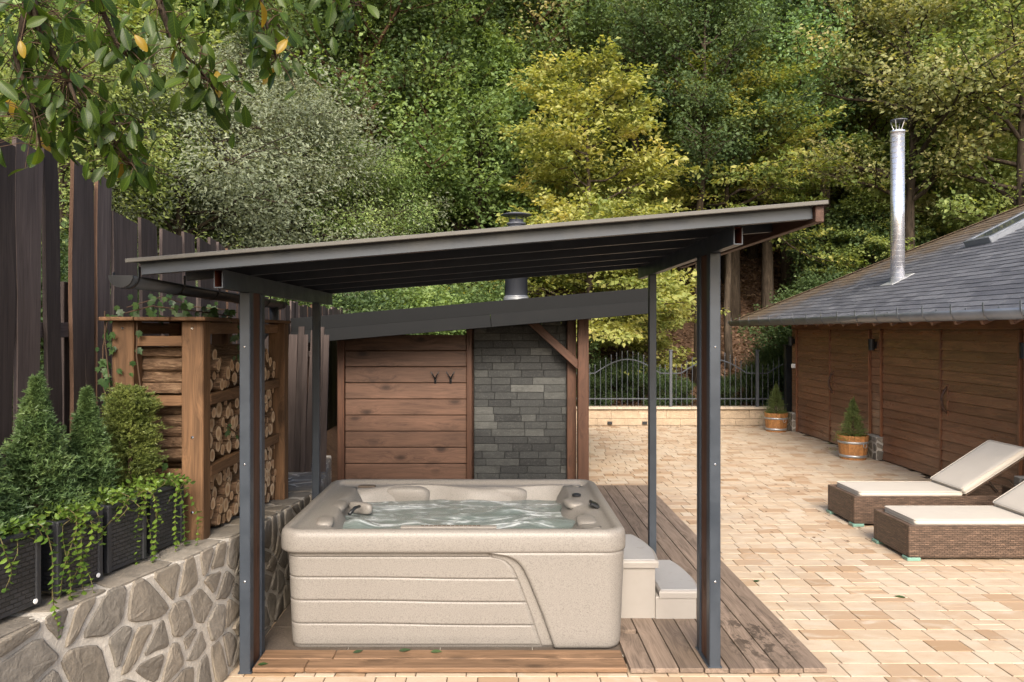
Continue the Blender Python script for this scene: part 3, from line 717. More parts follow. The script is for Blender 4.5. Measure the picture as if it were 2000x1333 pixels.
# two-tread plastic steps
st = thing('tub_steps', (1.1, 5.7, .035), 'beige plastic two-tread steps standing on the deck against the hot tub', 'steps')
def dshape(x0, x1, y0, y1, bul, n=14):
    poly = [(x0, y0)]
    for i in range(n + 1):
        t = i / n; yv = y0 + (y1 - y0) * t; k = math.sqrt(max(0, 1 - (max(0, t - .25) / .75) ** 2 * .45))
        poly.append((x0 + (x1 - x0) * (k if t > .25 else 1) + bul * math.sin(math.pi * min(t, .5)), yv))
    poly.append((x0, y1)); return poly
def slabd(poly, z0, z1, name, mat, k=.012, parent=None):
    n = len(poly); cx = sum(p[0] for p in poly) / n; cy = sum(p[1] for p in poly) / n; V = []
    for ins, z in ((.0, z0), (.0, z1 - k), (k * .4, z1 - k * .3), (k * 1.3, z1)):
        for p in poly:
            dx, dy = p[0] - cx, p[1] - cy; L = math.hypot(dx, dy); V.append((p[0] - dx / L * ins, p[1] - dy / L * ins, z))
    fs = [tuple(range(n))[::-1], tuple(range(3 * n, 4 * n))] + [(q * n + i, q * n + (i + 1) % n, (q + 1) * n + (i + 1) % n, (q + 1) * n + i) for q in range(3) for i in range(n)]
    return MB().add(V, fs).build(name, mat, parent or st)
slabd(dshape(.80, 1.115, 5.37, 6.03, .02), .035, .40, 'riser_box', M['step']); slabd(dshape(1.117, 1.40, 5.36, 6.06, .02), .035, .19, 'riser_box', M['step'])
t1 = slabd(dshape(.79, 1.135, 5.35, 6.05, .03), .392, .442, 'tread', M['step'], .016); slabd(dshape(.80, 1.115, 5.365, 6.03, .028), .4405, .447, 'tread_pad', M['tread'], .003, t1)
t2 = slabd(dshape(1.14, 1.425, 5.35, 6.08, .03), .182, .232, 'tread', M['step'], .016); slabd(dshape(1.155, 1.41, 5.365, 6.06, .028), .2305, .237, 'tread_pad', M['tread'], .003, t2)

# ------------------------------------------------------------------ steel canopy over the tub
can = thing('steel_canopy', (0, 5.5, 0), 'anthracite steel canopy with a sloping roof standing over the hot tub', 'canopy')
def rz(x): return 2.376 + .0835 * (x + 1.5)           # top of main beams
def steel_post(name, x0, x1, y0, y1, z0, z1): return piece(name, (z1 - z0, x1 - x0, y1 - y0), M['steel'], can, frame((0, 0, 1), (1, 0, 0), ((x0 + x1) / 2, (y0 + y1) / 2, (z0 + z1) / 2)), .004)
for x0, x1, zb in ((-1.527, -1.463, .0), (1.275, 1.341, .035)):
    zz = rz((x0 + x1) / 2) - .10
    steel_post('post', x0, x1, 4.575, 4.645, zb, zz); steel_post('post', x0, x1, 4.80, 4.87, zb, zz)
    piece('post_infill', (zz - zb, x1 - x0 - .022, .152), M['brown_post'], can, frame((0, 0, 1), (1, 0, 0), ((x0 + x1) / 2, 4.7225, (zb + zz) / 2)), .002)
    piece('foot_plate', (x1 - x0 + .02, .30, .008), M['steel'], can, T((x0 + x1) / 2, 4.722, zb + .0045), .002)
    sx = x1 if x0 < 0 else x0
    for z in (.55, 1.25, 1.95):
        MB().lathe([(.006, 0), (.006, .004), (.003, .006)], 8).build('bolt', M['chrome'], can, T((x0 + x1) / 2, 4.575, z) @ Matrix.Rotation(R(90), 4, 'X'))
steel_post('rear_post', -1.525, -1.465, 6.38, 6.44, .01, rz(-1.5) - .1); steel_post('rear_post', 1.277, 1.337, 6.38, 6.44, .035, rz(1.3) - .1)
def rtube(name, a, b_, w, h, up, mat, mat2):
    a = Vector(a); b_ = Vector(b_); L = (b_ - a).length; t = .006; V = []
    for xx, ww, hh in ((0, w, h), (L, w, h), (0, w - 2 * t, h - 2 * t), (.5, w - 2 * t, h - 2 * t)):
        V += [(xx, -ww / 2, -hh / 2), (xx, ww / 2, -hh / 2), (xx, ww / 2, hh / 2), (xx, -ww / 2, hh / 2)]
    mb = MB().add(V, [(k, (k + 1) % 4, 4 + (k + 1) % 4, 4 + k) for k in range(4)] + [(4, 5, 6, 7)] + [(k, 8 + k, 8 + (k + 1) % 4, (k + 1) % 4) for k in range(4)])
    mb.add(V, [(8 + k, 12 + k, 12 + (k + 1) % 4, 8 + (k + 1) % 4) for k in range(4)] + [(12, 13, 14, 15)], 1)
    d = (b_ - a).normalized(); y_ = Vector(up).cross(d)
    return mb.build(name, [mat, mat2], can, frame(d, y_, a))
for x in (-1.495, 1.308): rtube('beam', (x, 4.14, rz(x) - .05), (x, 6.92, rz(x) - .05), .05, .10, (0, 0, 1), M['steel'], M['rust_in'])
sl_ = Vector((1, 0, .0835)).normalized(); nrm = Vector((-.0835, 0, 1)).normalized()
def roofp(x, y, h=0.0): return Vector((x, y, rz(x))) + nrm * h
for i, y in enumerate((4.035, 4.62, 5.2, 5.78, 6.36, 6.93)):
    a, b_ = roofp(-1.86, y, .03), roofp(1.665, y, .03)
    L = (b_ - a).length
    mb = MB().cbox((L / 2, 0, 0), (L, .005, .058), .001).cbox((L / 2, .019, .0262), (L, .034, .005), .001).cbox((L / 2, .019, -.0262), (L, .034, .005), .001)
    if i == 0: mb = MB().cbox((L / 2, 0, -.003), (L, .006, .066), .001).cbox((L / 2, .021, -.034), (L, .04, .005), .001).cbox((L / 2, -.012, .0255), (L, .018, .006), .001)
    mb.build('purlin', M['steel'], can, frame(sl_, (0, 1, 0), a))
# trapezoid roof sheet with ribs running across, plus edge flashing
mb = MB(); prof = []; y = 3.985
while y < 6.99: prof += [(y, .064), (y + .10, .064), (y + .115, .074), (y + .145, .074), (y + .16, .064)]; y += .16
for h in (0, .0025): 
    for (yy, zz) in prof: mb.v += [tuple(roofp(-1.912, yy, zz + h)), tuple(roofp(1.725, yy, zz + h))]
n = len(prof)
fs = [(2 * i, 2 * i + 1, 2 * i + 3, 2 * i + 2) for i in range(n - 1)] + [(2 * n + 2 * i, 2 * n + 2 * i + 2, 2 * n + 2 * i + 3, 2 * n + 2 * i + 1) for i in range(n - 1)]
fs += [(0, 2 * n, 2 * n + 1, 1), (2 * n - 2, 2 * n - 1, 4 * n - 1, 4 * n - 2)] + [(2 * i, 2 * i + 2, 2 * n + 2 * i + 2, 2 * n + 2 * i) for i in range(n - 1)] + [(2 * i + 1, 2 * n + 2 * i + 1, 2 * n + 2 * i + 3, 2 * i + 3) for i in range(n - 1)]
mb.f += fs; mb.m += [0] * len(fs); mb.build('roof_sheet', M['steel_dk'], can)
a, b_ = roofp(-1.912, 3.978, .067), roofp(1.728, 3.978, .067); beam('edge_flashing', a, b_, .016, .022, M['edge'], can)
a, b_ = roofp(-1.912, 6.995, .067), roofp(1.728, 6.995, .067); beam('edge_flashing', a, b_, .016, .022, M['steel'], can)
beam('fascia_board', roofp(1.69, 4.0, .0145), roofp(1.69, 6.98, .0145), .045, .088, M['rust'], can, (1, 0, 0))
# half-round gutter on the low side
def gutter(name, a, b_, r, mat, parent, br, side, capmat=None, dep=1.0):
    a = Vector(a); b_ = Vector(b_); d = (b_ - a).normalized(); s = Vector(side); up = Vector((0, 0, dep)); n = 12; V = []
    for p in (a, b_):
        for rad in (r, r - .004):
            for k in range(n + 1): an = math.pi * k / n; V.append(p + s * (-math.cos(an) * rad) - up * (math.sin(an) * rad))
    m = n + 1
    fs = [(k, k + 1, 2 * m + k + 1, 2 * m + k) for k in range(n)] + [(m + k, 3 * m + k, 3 * m + k + 1, m + k + 1) for k in range(n)]
    fs += [(0, 2 * m, 3 * m, m), (n, m + n, 3 * m + n, 2 * m + n)] + [(k, m + k, m + k + 1, k + 1) for k in range(n)] + [(2 * m + k, 2 * m + k + 1, 3 * m + k + 1, 3 * m + k) for k in range(n)]
    g = MB().add(V, fs).build(name, mat, parent, None, True)
    for p, e in ((a, -1), (b_, 1)):
        poly = [p + s * (-math.cos(math.pi * k / n) * (r + .003)) - up * (math.sin(math.pi * k / n) * (r + .003)) for k in range(m)]
        V2 = [q + d * e * .001 for q in poly] + [q + d * e * .008 for q in poly]
        MB().add(V2, [tuple(range(m)), tuple(range(m, 2 * m))] + [(k, (k + 1) % m, m + (k + 1) % m, m + k) for k in range(m)]).build('end_cap', capmat or mat, g)
    for y in br:
        p = a + (b_ - a) * y
        pts = [p + s * (-math.cos(math.pi * k / 10) * (r + .004)) - up * (math.sin(math.pi * k / 10) * (r + .004)) for k in range(11)]
        pts = [pts[0] + up * .02] + pts + [pts[-1] + up * .05]
        mb = MB()
        for q in range(len(pts) - 1):
            c, e = pts[q], pts[q + 1]; rdir = (c - p).normalized() * .003
            mb.add([c - d * .013, c + d * .013, e + d * .013, e - d * .013, c - d * .013 + rdir, c + d * .013 + rdir, e + d * .013 + rdir, e - d * .013 + rdir], [(0, 1, 2, 3), (7, 6, 5, 4), (0, 4, 5, 1), (2, 6, 7, 3), (1, 5, 6, 2), (0, 3, 7, 4)])
        mb.build('gutter_bracket', mat, g)
    return g
gutter('gutter', (-1.95, 4.0, 2.335), (-1.95, 6.95, 2.30), .062, M['steel_dk'], can, [.02, .22, .42, .62, .82, .98], (1, 0, 0), M['black'])
MB().tube([(-1.95, 6.75, 2.26), (-1.95, 6.75, 2.12), (-2.05, 6.8, 2.02), (-2.15, 6.85, 1.9), (-2.15, 6.85, .66)], .04, 12).build('downpipe', M['steel_dk'], can, None, True)

# ------------------------------------------------------------------ sauna hut behind the tub
hut = thing('sauna_hut', (-.4, 10.3, 0), 'sauna hut of brown boards and slate tiles with a lean-to roof behind the hot tub', 'hut')
def fz(x): return 2.26 + .0855 * (x - 1.93)
MB().prism([(-2.08, 10.42), (1.05, 10.42), (1.05, 12.6), (-2.08, 12.6)], 0, 1.86).build('wall_core', M['brown_post'], hut)
MB().prism([(-.40, 10.42), (1.05, 10.42), (1.05, 12.6), (-.40, 12.6)], 1.8, 2.12).build('gable_core', M['brown_post'], hut)
def vpost(name, x0, x1, y0, y1, z1, mat, z0=0.0): return piece(name, (z1 - z0, x1 - x0, y1 - y0), mat, hut, frame((0, 0, 1), (1, 0, 0), ((x0 + x1) / 2, (y0 + y1) / 2, (z0 + z1) / 2)), .005)
vpost('corner_post', -2.095, -2.005, 10.16, 10.30, fz(-2) + .03, M['brown_post']); vpost('post', -.385, -.315, 10.18, 10.34, fz(-.35) + .03, M['brown_post'])
vpost('inner_post', .955, 1.075, 10.24, 10.40, fz(1.) + .03, M['brown_post']); vpost('outer_post', 1.08, 1.22, 10.05, 10.20, fz(1.15) + .05, M['brown_post'])
z = -.16
while z < 2.1:
    h = .215; zt_ = z + h
    if z + h / 2 < fz(-1.0) + .06 and zt_ > .02:
        piece('wall_board', (1.615, .026, h - .008), M['cedar'], hut, T(-1.195, 10.235 + .0, z + h / 2), .007)
    z += h
r6 = random.Random(6)
z = .02; j = 0; panel = MB().cbox((.335, 10.375, 1.05), (1.26, .02, 2.1), .001).build('slate_backing', M['black'], hut)
while z < 2.14:
    x = -.29 - r6.uniform(0, .2)
    while x < .95:
        w = r6.choice([.2, .26, .30, .36, .45]); x0, x1 = max(x, -.29), min(x + w, .96)
        if x1 - x0 > .03: piece('slate_tile', (x1 - x0 - .004, .018 + .012 * r6.random(), .096), M['slate_tile'], hut, T((x0 + x1) / 2, 10.355, z + .049), .004)
        x += w
    z += .0995; j += 1
a = P(1034, 626, 10.13); b_ = P(1132, 716, 10.13); beam('brace', a, b_, .09, .10, M['brown_post'], hut)
sl2 = Vector((1, 0, .0855)).normalized()
def fascia(name, x0, x1, zo, h, y, tilt, mat):
    a = Vector((x0, y, fz(x0) + zo)); b_ = Vector((x1, y, fz(x1) + zo)); d = (b_ - a)
    return piece(name, (d.length, .02, h), mat, hut, frame(d, Vector((0, math.cos(tilt), math.sin(tilt))), (a + b_) / 2), .003)
fascia('upper_fascia', -2.55, 1.93, .235, .165, 9.58, 0, M['trim']); fascia('lower_fascia', -2.55, -.062, .075, .16, 9.575, R(-5), M['trim']); fascia('lower_fascia', -.058, 1.93, .075, .16, 9.571, R(-5), M['trim'])
piece('roof_deck', (4.50, 3.3, .05), M['trim'], hut, frame(sl2, (0, 1, 0), (-.31, 11.24, fz(-.31) + .29)), .004)
piece('side_fascia', (3.3, .02, .30), M['trim'], hut, frame((0, 1, 0), (1, 0, 0), (1.93, 11.24, fz(1.93) + .155)), .003)
MB().prism([(-.02, 0), (.02, 0), (.02, .1), (-.02, .1)], 0, .9).build('roof_beam', M['brown_post'], hut, frame((0, 0, -1), (1, 0, 0), (1.15, 9.7, 2.19)) ) if False else None
fl = MB().lathe([(.20, 0), (.19, .05), (.165, .13)], 24); 
fl.lathe([(.165, .12), (.165, 1.0), (.17, 1.0), (.17, 1.03), (.165, 1.03), (.165, 1.08), (.12, 1.09), (.12, 1.16), (.14, 1.165), (.14, 1.19), (.10, 1.20), (.11, 1.24)], 24)
fo = fl.build('flue_pipe', M['pipe'], hut, T(.30, 11.2, fz(.3) + .30), True)
for i in range(6): MB().lathe([(.195 - .004 * i, 0), (.203 - .004 * i, .006), (.195 - .004 * i, .012)], 24).build('collar_ring', M['galv'], fo, T(.30, 11.2, fz(.3) + .31 + i * .02), True)
for k in range(3): a = R(120 * k + 30); MB().tube([(.10 * math.cos(a), .10 * math.sin(a), 0), (.13 * math.cos(a), .13 * math.sin(a), .11)], .008, 6).build('cowl_leg', M['pipe'], fo, T(.30, 11.2, fz(.3) + 1.5))
MB().lathe([(.23, 0), (.23, .008), (.12, .035), (.01, .045)], 24).build('cowl_cap', M['pipe'], fo, T(.30, 11.2, fz(.3) + 1.60), True)
for px in (850, 880):
    p = P(px, 737, 10.215); hk = MB()
    hk.tube([(0, 0, -.07), (0, -.02, -.03), (0, -.025, 0)], .009, 8); hk.tube([(0, -.022, -.02), (-.03, -.05, .035), (-.055, -.06, .075)], [.009, .008, .006], 8); hk.tube([(0, -.022, -.02), (.03, -.05, .035), (.055, -.06, .075)], [.009, .008, .006], 8)
    hk.cbox((0, 0, -.05), (.03, .012, .07), .003)
    tag(hk.build('coat_hook', M['black'], None, T(p), True), 'black forked coat hook on the brown boards of the sauna hut', 'coat hook', 'coat hooks on the sauna hut')
hs = MB(); hs.tube([P(655, 880, 9.0), P(645, 905, 9.0), P(650, 925, 9.0), P(668, 930, 9.0)], .02, 8)

# ------------------------------------------------------------------ garage with doors, slate roof
GX = 6.06
gar = thing('garage', (GX, 12, 0), 'brown timber garage with two double doors and a grey shingle hip roof', 'garage')
MB().prism([(GX + .05, 6.2), (GX + 6.5, 6.2), (GX + 6.5, 15.75), (GX + .05, 15.75)], 0, 2.2).build('wall', M['garage'], gar)
def gbeam(name, y0, y1, z0, z1, xo, th, mat, par=None, k=.004):
    return piece(name, (y1 - y0, th, z1 - z0), mat, par or gar, frame((0, 1, 0), (-1, 0, 0), (GX + xo, (y0 + y1) / 2, (z0 + z1) / 2)), k)
gbeam('lintel', 6.2, 15.75, 2.06, 2.2, .03, .05, M['garage_trim'])
for y0, y1 in ((15.50, 15.75), (12.11, 12.43), (8.45, 8.86)):
    z = .38
    while z < 2.05: gbeam('wall_plank', y0, y1, z + .002, min(z + .133, 2.057), .035, .03, M['garage']); z += .1345
    for ye in (y0, y1): pass
for y in (15.475, 12.455, 12.085, 8.885): piece('door_jamb', (2.05, .04, .07), M['garage_trim'], gar, frame((0, 0, 1), (0, 1, 0), (GX + .02, y, 1.03)), .004)
def garage_door(yc, ya, yb, hy):
    d = thing('x', (0, 0, 0), 'x', 'x'); bpy.data.objects.remove(d)
    for y0, y1 in ((ya, yc - .012), (yc + .012, yb)):
        lf = gbeam('door_leaf', y0, y1, .015, 2.055, .045, .03, M['garage'])
        z = .02; h = .1353
        while z < 2.04:
            mb = MB(); L = y1 - y0 - .01; t = .024
            # bevelled lap: lower edge proud
            V = [(-L / 2, 0, 0), (L / 2, 0, 0), (-L / 2, -t, 0), (L / 2, -t, 0), (-L / 2, -.006, h - .007), (L / 2, -.006, h - .007), (-L / 2, 0, h - .007), (L / 2, 0, h - .007)]
            key = ('lap', round(L, 3))
            if key not in _cache:
                _cache[key] = MB().add(V, [(0, 1, 3, 2), (2, 3, 5, 4), (4, 5, 7, 6), (0, 2, 4, 6), (1, 7, 5, 3)]).mesh('plank', [M['garage']])
            Mx = Matrix(((0, 1, 0, GX + .030), (-1, 0, 0, (y0 + y1) / 2), (0, 0, 1, z), (0, 0, 0, 1)))
            link(bpy.data.objects.new('plank', _cache[key]), lf, Mx); z += h
        if (y0 <= hy <= y1):
            pts = [(GX + .02, hy, .92), (GX - .02, hy, .97), (GX - .055, hy, 1.05), (GX - .062, hy, 1.1), (GX - .055, hy, 1.16), (GX - .02, hy, 1.24), (GX + .02, hy, 1.29)]
            MB().tube(pts, [.012, .016, .018, .018, .018, .016, .012], 8).build('door_handle', M['rust'], lf, None, True)
            piece('handle_plate', (.05, .02, .42), M['garage_trim'], lf, frame((0, 1, 0), (-1, 0, 0), (GX + .018, hy, 1.105)), .004)
    beam('cover_strip', (GX + .012, yc, .03), (GX + .012, yc, 2.05), .045, .03, M['garage_trim'], gar, (0, 1, 0))
garage_door(13.96, 12.49, 15.44, 13.83); garage_door(10.48, 8.92, 12.05, 10.33)
for y0, y1 in ((15.48, 15.76), (12.06, 12.45), (8.40, 8.86)):
    pl = MB().cbox((0, 0, 0), (.16, y1 - y0, .37), .006).build('plinth', M['mortar'], gar, T(GX + .0, (y0 + y1) / 2, .185))
    for poly in voronoi(y1 - y0, .36, 3, 3, .03, int(y0 * 7)):
        stone_piece('plinth_stone', poly, lambda s, q, h, y1=y1: Vector((GX - .08 - h, y1 - s, .005 + q)), M['stone'], pl, .01, r9)
    for poly in voronoi(.16, .36, 1, 3, .03, int(y0 * 11)):
        stone_piece('plinth_stone', poly, lambda s, q, h, y0=y0: Vector((GX - .08 + s, y0 - h, .005 + q)), M['stone'], pl, .01, r9)
for y, z in ((12.27, 1.81), (8.72, 1.81), (15.62, 1.82)):
    mb = MB().tube([(0, 0, -.085), (0, 0, .085)], .05, 14); mb.cbox((.05, 0, 0), (.05, .06, .1), .004); mb.lathe([(.055, .08), (.055, .095)], 14)
    mb.build('wall_lamp', M['black'], gar, T(GX - .055, y, z))
piece('socket_box', (.06, .09, .09), M['white'], gar, T(GX - .01, 15.6, 1.32), .008)
# eaves
EX, EY, EZ, GS = 5.45, 17.5, 2.25, .51
th = math.atan(GS); cs, sn = math.cos(th), math.sin(th)
def rp(v, y, h=0.0): return Vector((EX + v * cs - h * sn, y, EZ + v * sn + h * cs))
SLOPE = 4.5 / cs
roof = MB(); a = [Vector((EX, EY, EZ)), Vector((EX, 5.0, EZ)), Vector((EX + 4.5, 5.0, EZ + 4.5 * GS)), Vector((EX + 4.5, EY - 4.5, EZ + 4.5 * GS)), Vector((EX + 9, EY, EZ)), Vector((EX + 9, 5, EZ))]
roof.add(a + [p - Vector((0, 0, .06)) for p in a], [(0, 1, 2, 3), (0, 3, 4), (3, 2, 5, 4), (6, 9, 8, 7), (6, 10, 9), (9, 10, 11, 8), (0, 6, 7, 1), (0, 4, 10, 6), (1, 7, 8, 2), (2, 8, 11, 5)])
roof = roof.build('roof', M['shingle'], gar)
rows = int(SLOPE / .145); sh = []
for i in range(rows):
    v = i * .145; yend = EY - v * cs; y = 5.05 + (.165 if i % 2 else 0)
    while y + .1 < yend: sh.append((v, y, min(.326, yend - y))); y += .33
def shp(s): q = rp(s[0] + .07, s[1] + s[2] / 2); return (CX + F * q.x / q.y, q.y)
viss = sorted([s for s in sh if shp(s)[0] < 2010], key=lambda s: shp(s)[1]); nears = set(viss[:300])
farm = MB(); tiltm = Matrix.Rotation(R(-3.0), 4, 'Y')
for s in sh:
    v, y, w = s; o = rp(v + .085, y + w / 2, .012 + rng.uniform(-.001, .0015))
    Mx = Matrix(((cs, 0, -sn, o.x), (0, 1, 0, o.y), (sn, 0, cs, o.z), (0, 0, 0, 1))) @ Matrix.Rotation(R(3.2), 4, 'Y') @ Matrix.Rotation(rng.uniform(-.012, .012), 4, 'Z')
    if s in nears: piece('shingle', (.17, round(w, 2) - .006, .008), M['shingle'], roof, Mx, .002)
    else: farm.cbox((0, 0, 0), (.17, w - .006, .008), .002, Mx)
tag(farm.build('distant_shingles', M['shingle'], roof), kind='stuff')
hipd = Vector((1, -1, GS)); 
for i in range(14):
    a = Vector((EX, EY, EZ)) + hipd * (.32 * i) + Vector((0, 0, .02)); beam('hip_cap', a, a + hipd * .34, .15, .014, M['shingle'], roof, (1, 1, 0))
for i in range(24):
    y = 17.2 - i * .5
    if y > 5: beam('rafter_tail', (EX + .05, y, EZ - .10), (GX + .1, y, EZ - .10 + .3), .06, .09, M['garage_trim'], gar, (0, 1, 0))
gutter('gutter', (EX - .06, 17.55, 2.255), (EX - .06, 5.0, 2.285), .082, M['zinc'], gar, [.02 + .0475 * i for i in range(21)], (-1, 0, 0), None, 1.45)
# roof window and steel flue
q0 = rp(2.49, 12.2); Mx = Matrix(((cs, 0, -sn, 0), (0, 1, 0, 0), (sn, 0, cs, 0), (0, 0, 0, 1)))
rw = MB().cbox((0, 0, .05), (1.25, .66, .09), .01).build('roof_window', M['zinc'], gar, T(rp(3.12, 12.2)) @ Mx)
for d in (-.29, .29): MB().cbox((0, d, .10), (1.25, .08, .03), .006).build('window_frame', M['zinc'], rw, T(rp(3.12, 12.2)) @ Mx)
for d in (-.58, .58): MB().cbox((d, 0, .10), (.09, .5, .03), .006).build('window_frame', M['zinc'], rw, T(rp(3.12, 12.2)) @ Mx)
MB().cbox((0, 0, .098), (1.07, .49, .012), .002).build('pane', M['glass'], rw, T(rp(3.12, 12.2)) @ Mx)
fp = P(1753, 549, 12.7); rfl = .108
zt2 = 5.30 - fp.z
flue = MB().lathe([(rfl, -.25), (rfl, zt2)], 36).lathe([(rfl + .008, zt2), (rfl + .008, zt2 + .04), (rfl - .01, zt2 + .05)], 36).build('steel_flue', M['flue'], gar, T(fp), False)
flue.data.polygons.foreach_set('use_smooth', [len(p.vertices) == 4 for p in flue.data.polygons])
mb = MB(); z = .04
while z < zt2: mb.lathe([(rfl - .002, z), (rfl + .0035, z + .003), (rfl - .002, z + .006)], 36, cap=False); z += .09
mb.build('seam_rings', M['galv'], flue, T(fp), True)
MB().cbox((0, 0, .02), (.42, .40, .01), .002).build('flashing', M['galv'], flue, T(fp) @ Mx)
top = 5.34
for k in range(4): an = R(45 + 90 * k); MB().tube([(fp.x + .05 * math.cos(an), fp.y + .05 * math.sin(an), top - .01), (fp.x + .11 * math.cos(an) + .0, fp.y + .11 * math.sin(an), top + .17)], .007, 6).build('cowl_leg', M['galv'], flue)
MB().lathe([(.13, .0), (.13, .016), (.02, .03)], 24).build('cowl_cap', M['pipe'], flue, T(fp.x + .02, fp.y, top + .165))

# ------------------------------------------------------------------ loungers
def lounger(x0, y0, label):
    t = thing('sun_lounger', (x0, y0, 0), label, 'sun lounger', 'wicker loungers in front of the garage')
    Mx = T(x0, y0, 0); Lx, W, H, TH = 1.98, .64, .315, .05
    def bx(name, c, d, mat, k=.006, par=None, Mr=None): return MB().cbox((0, 0, 0), d, k).build(name, mat, par or t, Mx @ T(*c) @ (Mr if Mr is not None else Matrix.Identity(4)))
    bx('side_panel', (Lx / 2, .025, .03 + (H - .03) / 2), (Lx, .05, H - .03), M['wicker']); bx('side_panel', (Lx / 2, W - .025, .03 + (H - .03) / 2), (Lx, .05, H - .03), M['wicker'])
    bx('end_panel', (.025, W / 2, .03 + (H - .03) / 2), (.05, W - .1, H - .031), M['wicker']); bx('end_panel', (Lx - .025, W / 2, .03 + (H - .03) / 2), (.05, W - .1, H - .031), M['wicker'])
    bx('seat_deck', (.62, W / 2, H - .03), (1.16, W - .1, .03), M['wicker'])
    for cx, cy in ((.045, .045), (Lx - .045, .045), (.045, W - .045), (Lx - .045, W - .045)): bx('foot', (cx, cy, .0155), (.12, .10, .031), M['foot'], .004)
    cu_ = MB()
    def cushion(L, Wd, h, name, Mr):
        n = 16; V = []; mm = 10
        for k, (ins, z) in enumerate(((.02, 0), (.003, h * .15), (0, h * .5), (.004, h * .85), (.02, h * .97), (.06, h), (.2, h * 1.02))):
            q = rr(L / 2 - ins, Wd / 2 - ins, max(.012, .03 - ins * .3), 4, 10, 6)
            for p, _ in q: V.append((p.x, p.y, z + .002 * math.sin(p.x * 9) * (k > 4)))
        N_ = len(q); fs = [(j * N_ + i, j * N_ + (i + 1) % N_, (j + 1) * N_ + (i + 1) % N_, (j + 1) * N_ + i) for j in range(6) for i in range(N_)] + [tuple(range(N_))[::-1], tuple(range(6 * N_, 7 * N_))]
        cu2 = MB().add(V, fs).build(name, M['cushion'], t, Mx @ Mr, True)
        for zz in (h * .12, h * .92):
            q = rr(L / 2 - .003, Wd / 2 - .003, .03, 4, 10, 6); MB().tube([(p.x, p.y, zz) for p, _ in q] + [(q[0][0].x, q[0][0].y, zz)], .0045, 5, False).build('piping', M['cushion'], cu2, Mx @ Mr, True)
        return cu2
    cushion(1.09, .56, .055, 'seat_cushion', T(.07 + .55, W / 2, H - .014))
    hinge = T(1.175, W / 2, H) @ Matrix.Rotation(R(-33), 4, 'Y')
    cushion(.80, .60, .075, 'back_cushion', hinge @ T(.40, 0, .012))
    MB().cbox((.38, 0, -.005), (.74, .54, .03), .006).build('backrest', M['wicker'], t, Mx @ hinge)
    for s in (-1, 1): MB().tube([(.52, s * .24, -.02), (.62, s * .24, -.30)], .008, 6).build('support_strut', M['chrome'], t, Mx @ T(1.175, W / 2, H) @ Matrix.Rotation(R(-20), 4, 'Y'))
    return t
lounger(3.735, 8.0, 'cream cushioned brown wicker sun lounger, the one closer to the garage doors')
lounger(3.665, 6.81, 'cream cushioned brown wicker sun lounger, the one farther from the garage doors')

# ------------------------------------------------------------------ conifers, barrels, planters
def needles(seed, H, Rb, n, ln, prof, tips=0):
    g = np.random.default_rng(seed); V = []; 
    # branchlets on a cone, needles round each branchlet
    nb = n // 22
    t = g.random(nb) ** .75; az = g.random(nb) * 2 * np.pi
    rad = Rb * prof(t) * (1 + .16 * g.standard_normal(nb) + .32 * np.sin(az * 3 + t * 9 + seed) * np.sin(az * 2 - t * 14) + .35 * (g.random(nb) < .05)); k = .55 + .45 * g.random(nb)
    end = np.stack([np.cos(az) * rad, np.sin(az) * rad, t * H + .10 * Rb * g.standard_normal(nb)], 1)
    st = end * np.array([.35, .35, 1]) - np.array([0, 0, 1]) * (.25 * rad * k)[:, None]
    f = g.random((nb, 22)) ** .6
    p = st[:, None] + (end - st)[:, None] * f[..., None]; p = p.reshape(-1, 3)
    d = np.repeat((end - st) / (np.linalg.norm(end - st, axis=1, keepdims=True) + 1e-6), 22, 0) * .9 + .75 * g.standard_normal((len(p), 3)) * np.array([1, 1, .8]); d[:, 2] += .2
    d /= np.linalg.norm(d, axis=1, keepdims=True)
    s = np.cross(d, g.standard_normal(d.shape)); s /= np.linalg.norm(s, axis=1, keepdims=True) + 1e-6
    L = ln * (.7 + .6 * g.random((len(p), 1))); w = ln * .17
    V = np.stack([p - s * w, p + s * w, p + d * L], 1).reshape(-1, 3)
    return V, np.arange(len(V)).reshape(-1, 3)
def conifer(name, pos, H, Rb, n, ln, lm, label, prof, seed, group=None):
    t = thing(name, tuple(pos), label, 'shrub', group); Mx = T(*pos)
    V, tr = needles(seed, H, Rb, n, ln, prof); link(bpy.data.objects.new('foliage', raw_mesh('foliage', V, tr, L_[lm])), t, Mx)
    MB().tube([(0, 0, -.05), (.004, 0, H * .5), (0, .003, H * .93)], [.014, .010, .003], 6).build('trunk', TWIG, t, Mx)
    return t
cone = lambda t: np.clip(1.06 - t, .05, 1) ** .95
column = lambda t: np.where(t < .8, .92 + .1 * np.sin(t * 6), .95 * np.sqrt(np.clip(1 - ((t - .8) / .22) ** 2, 0.02, 1)))
spire = lambda t: np.where(t < .4, 1.0 - .9 * t, np.clip(.62 * (1.05 - t) / .62, .05, 1))

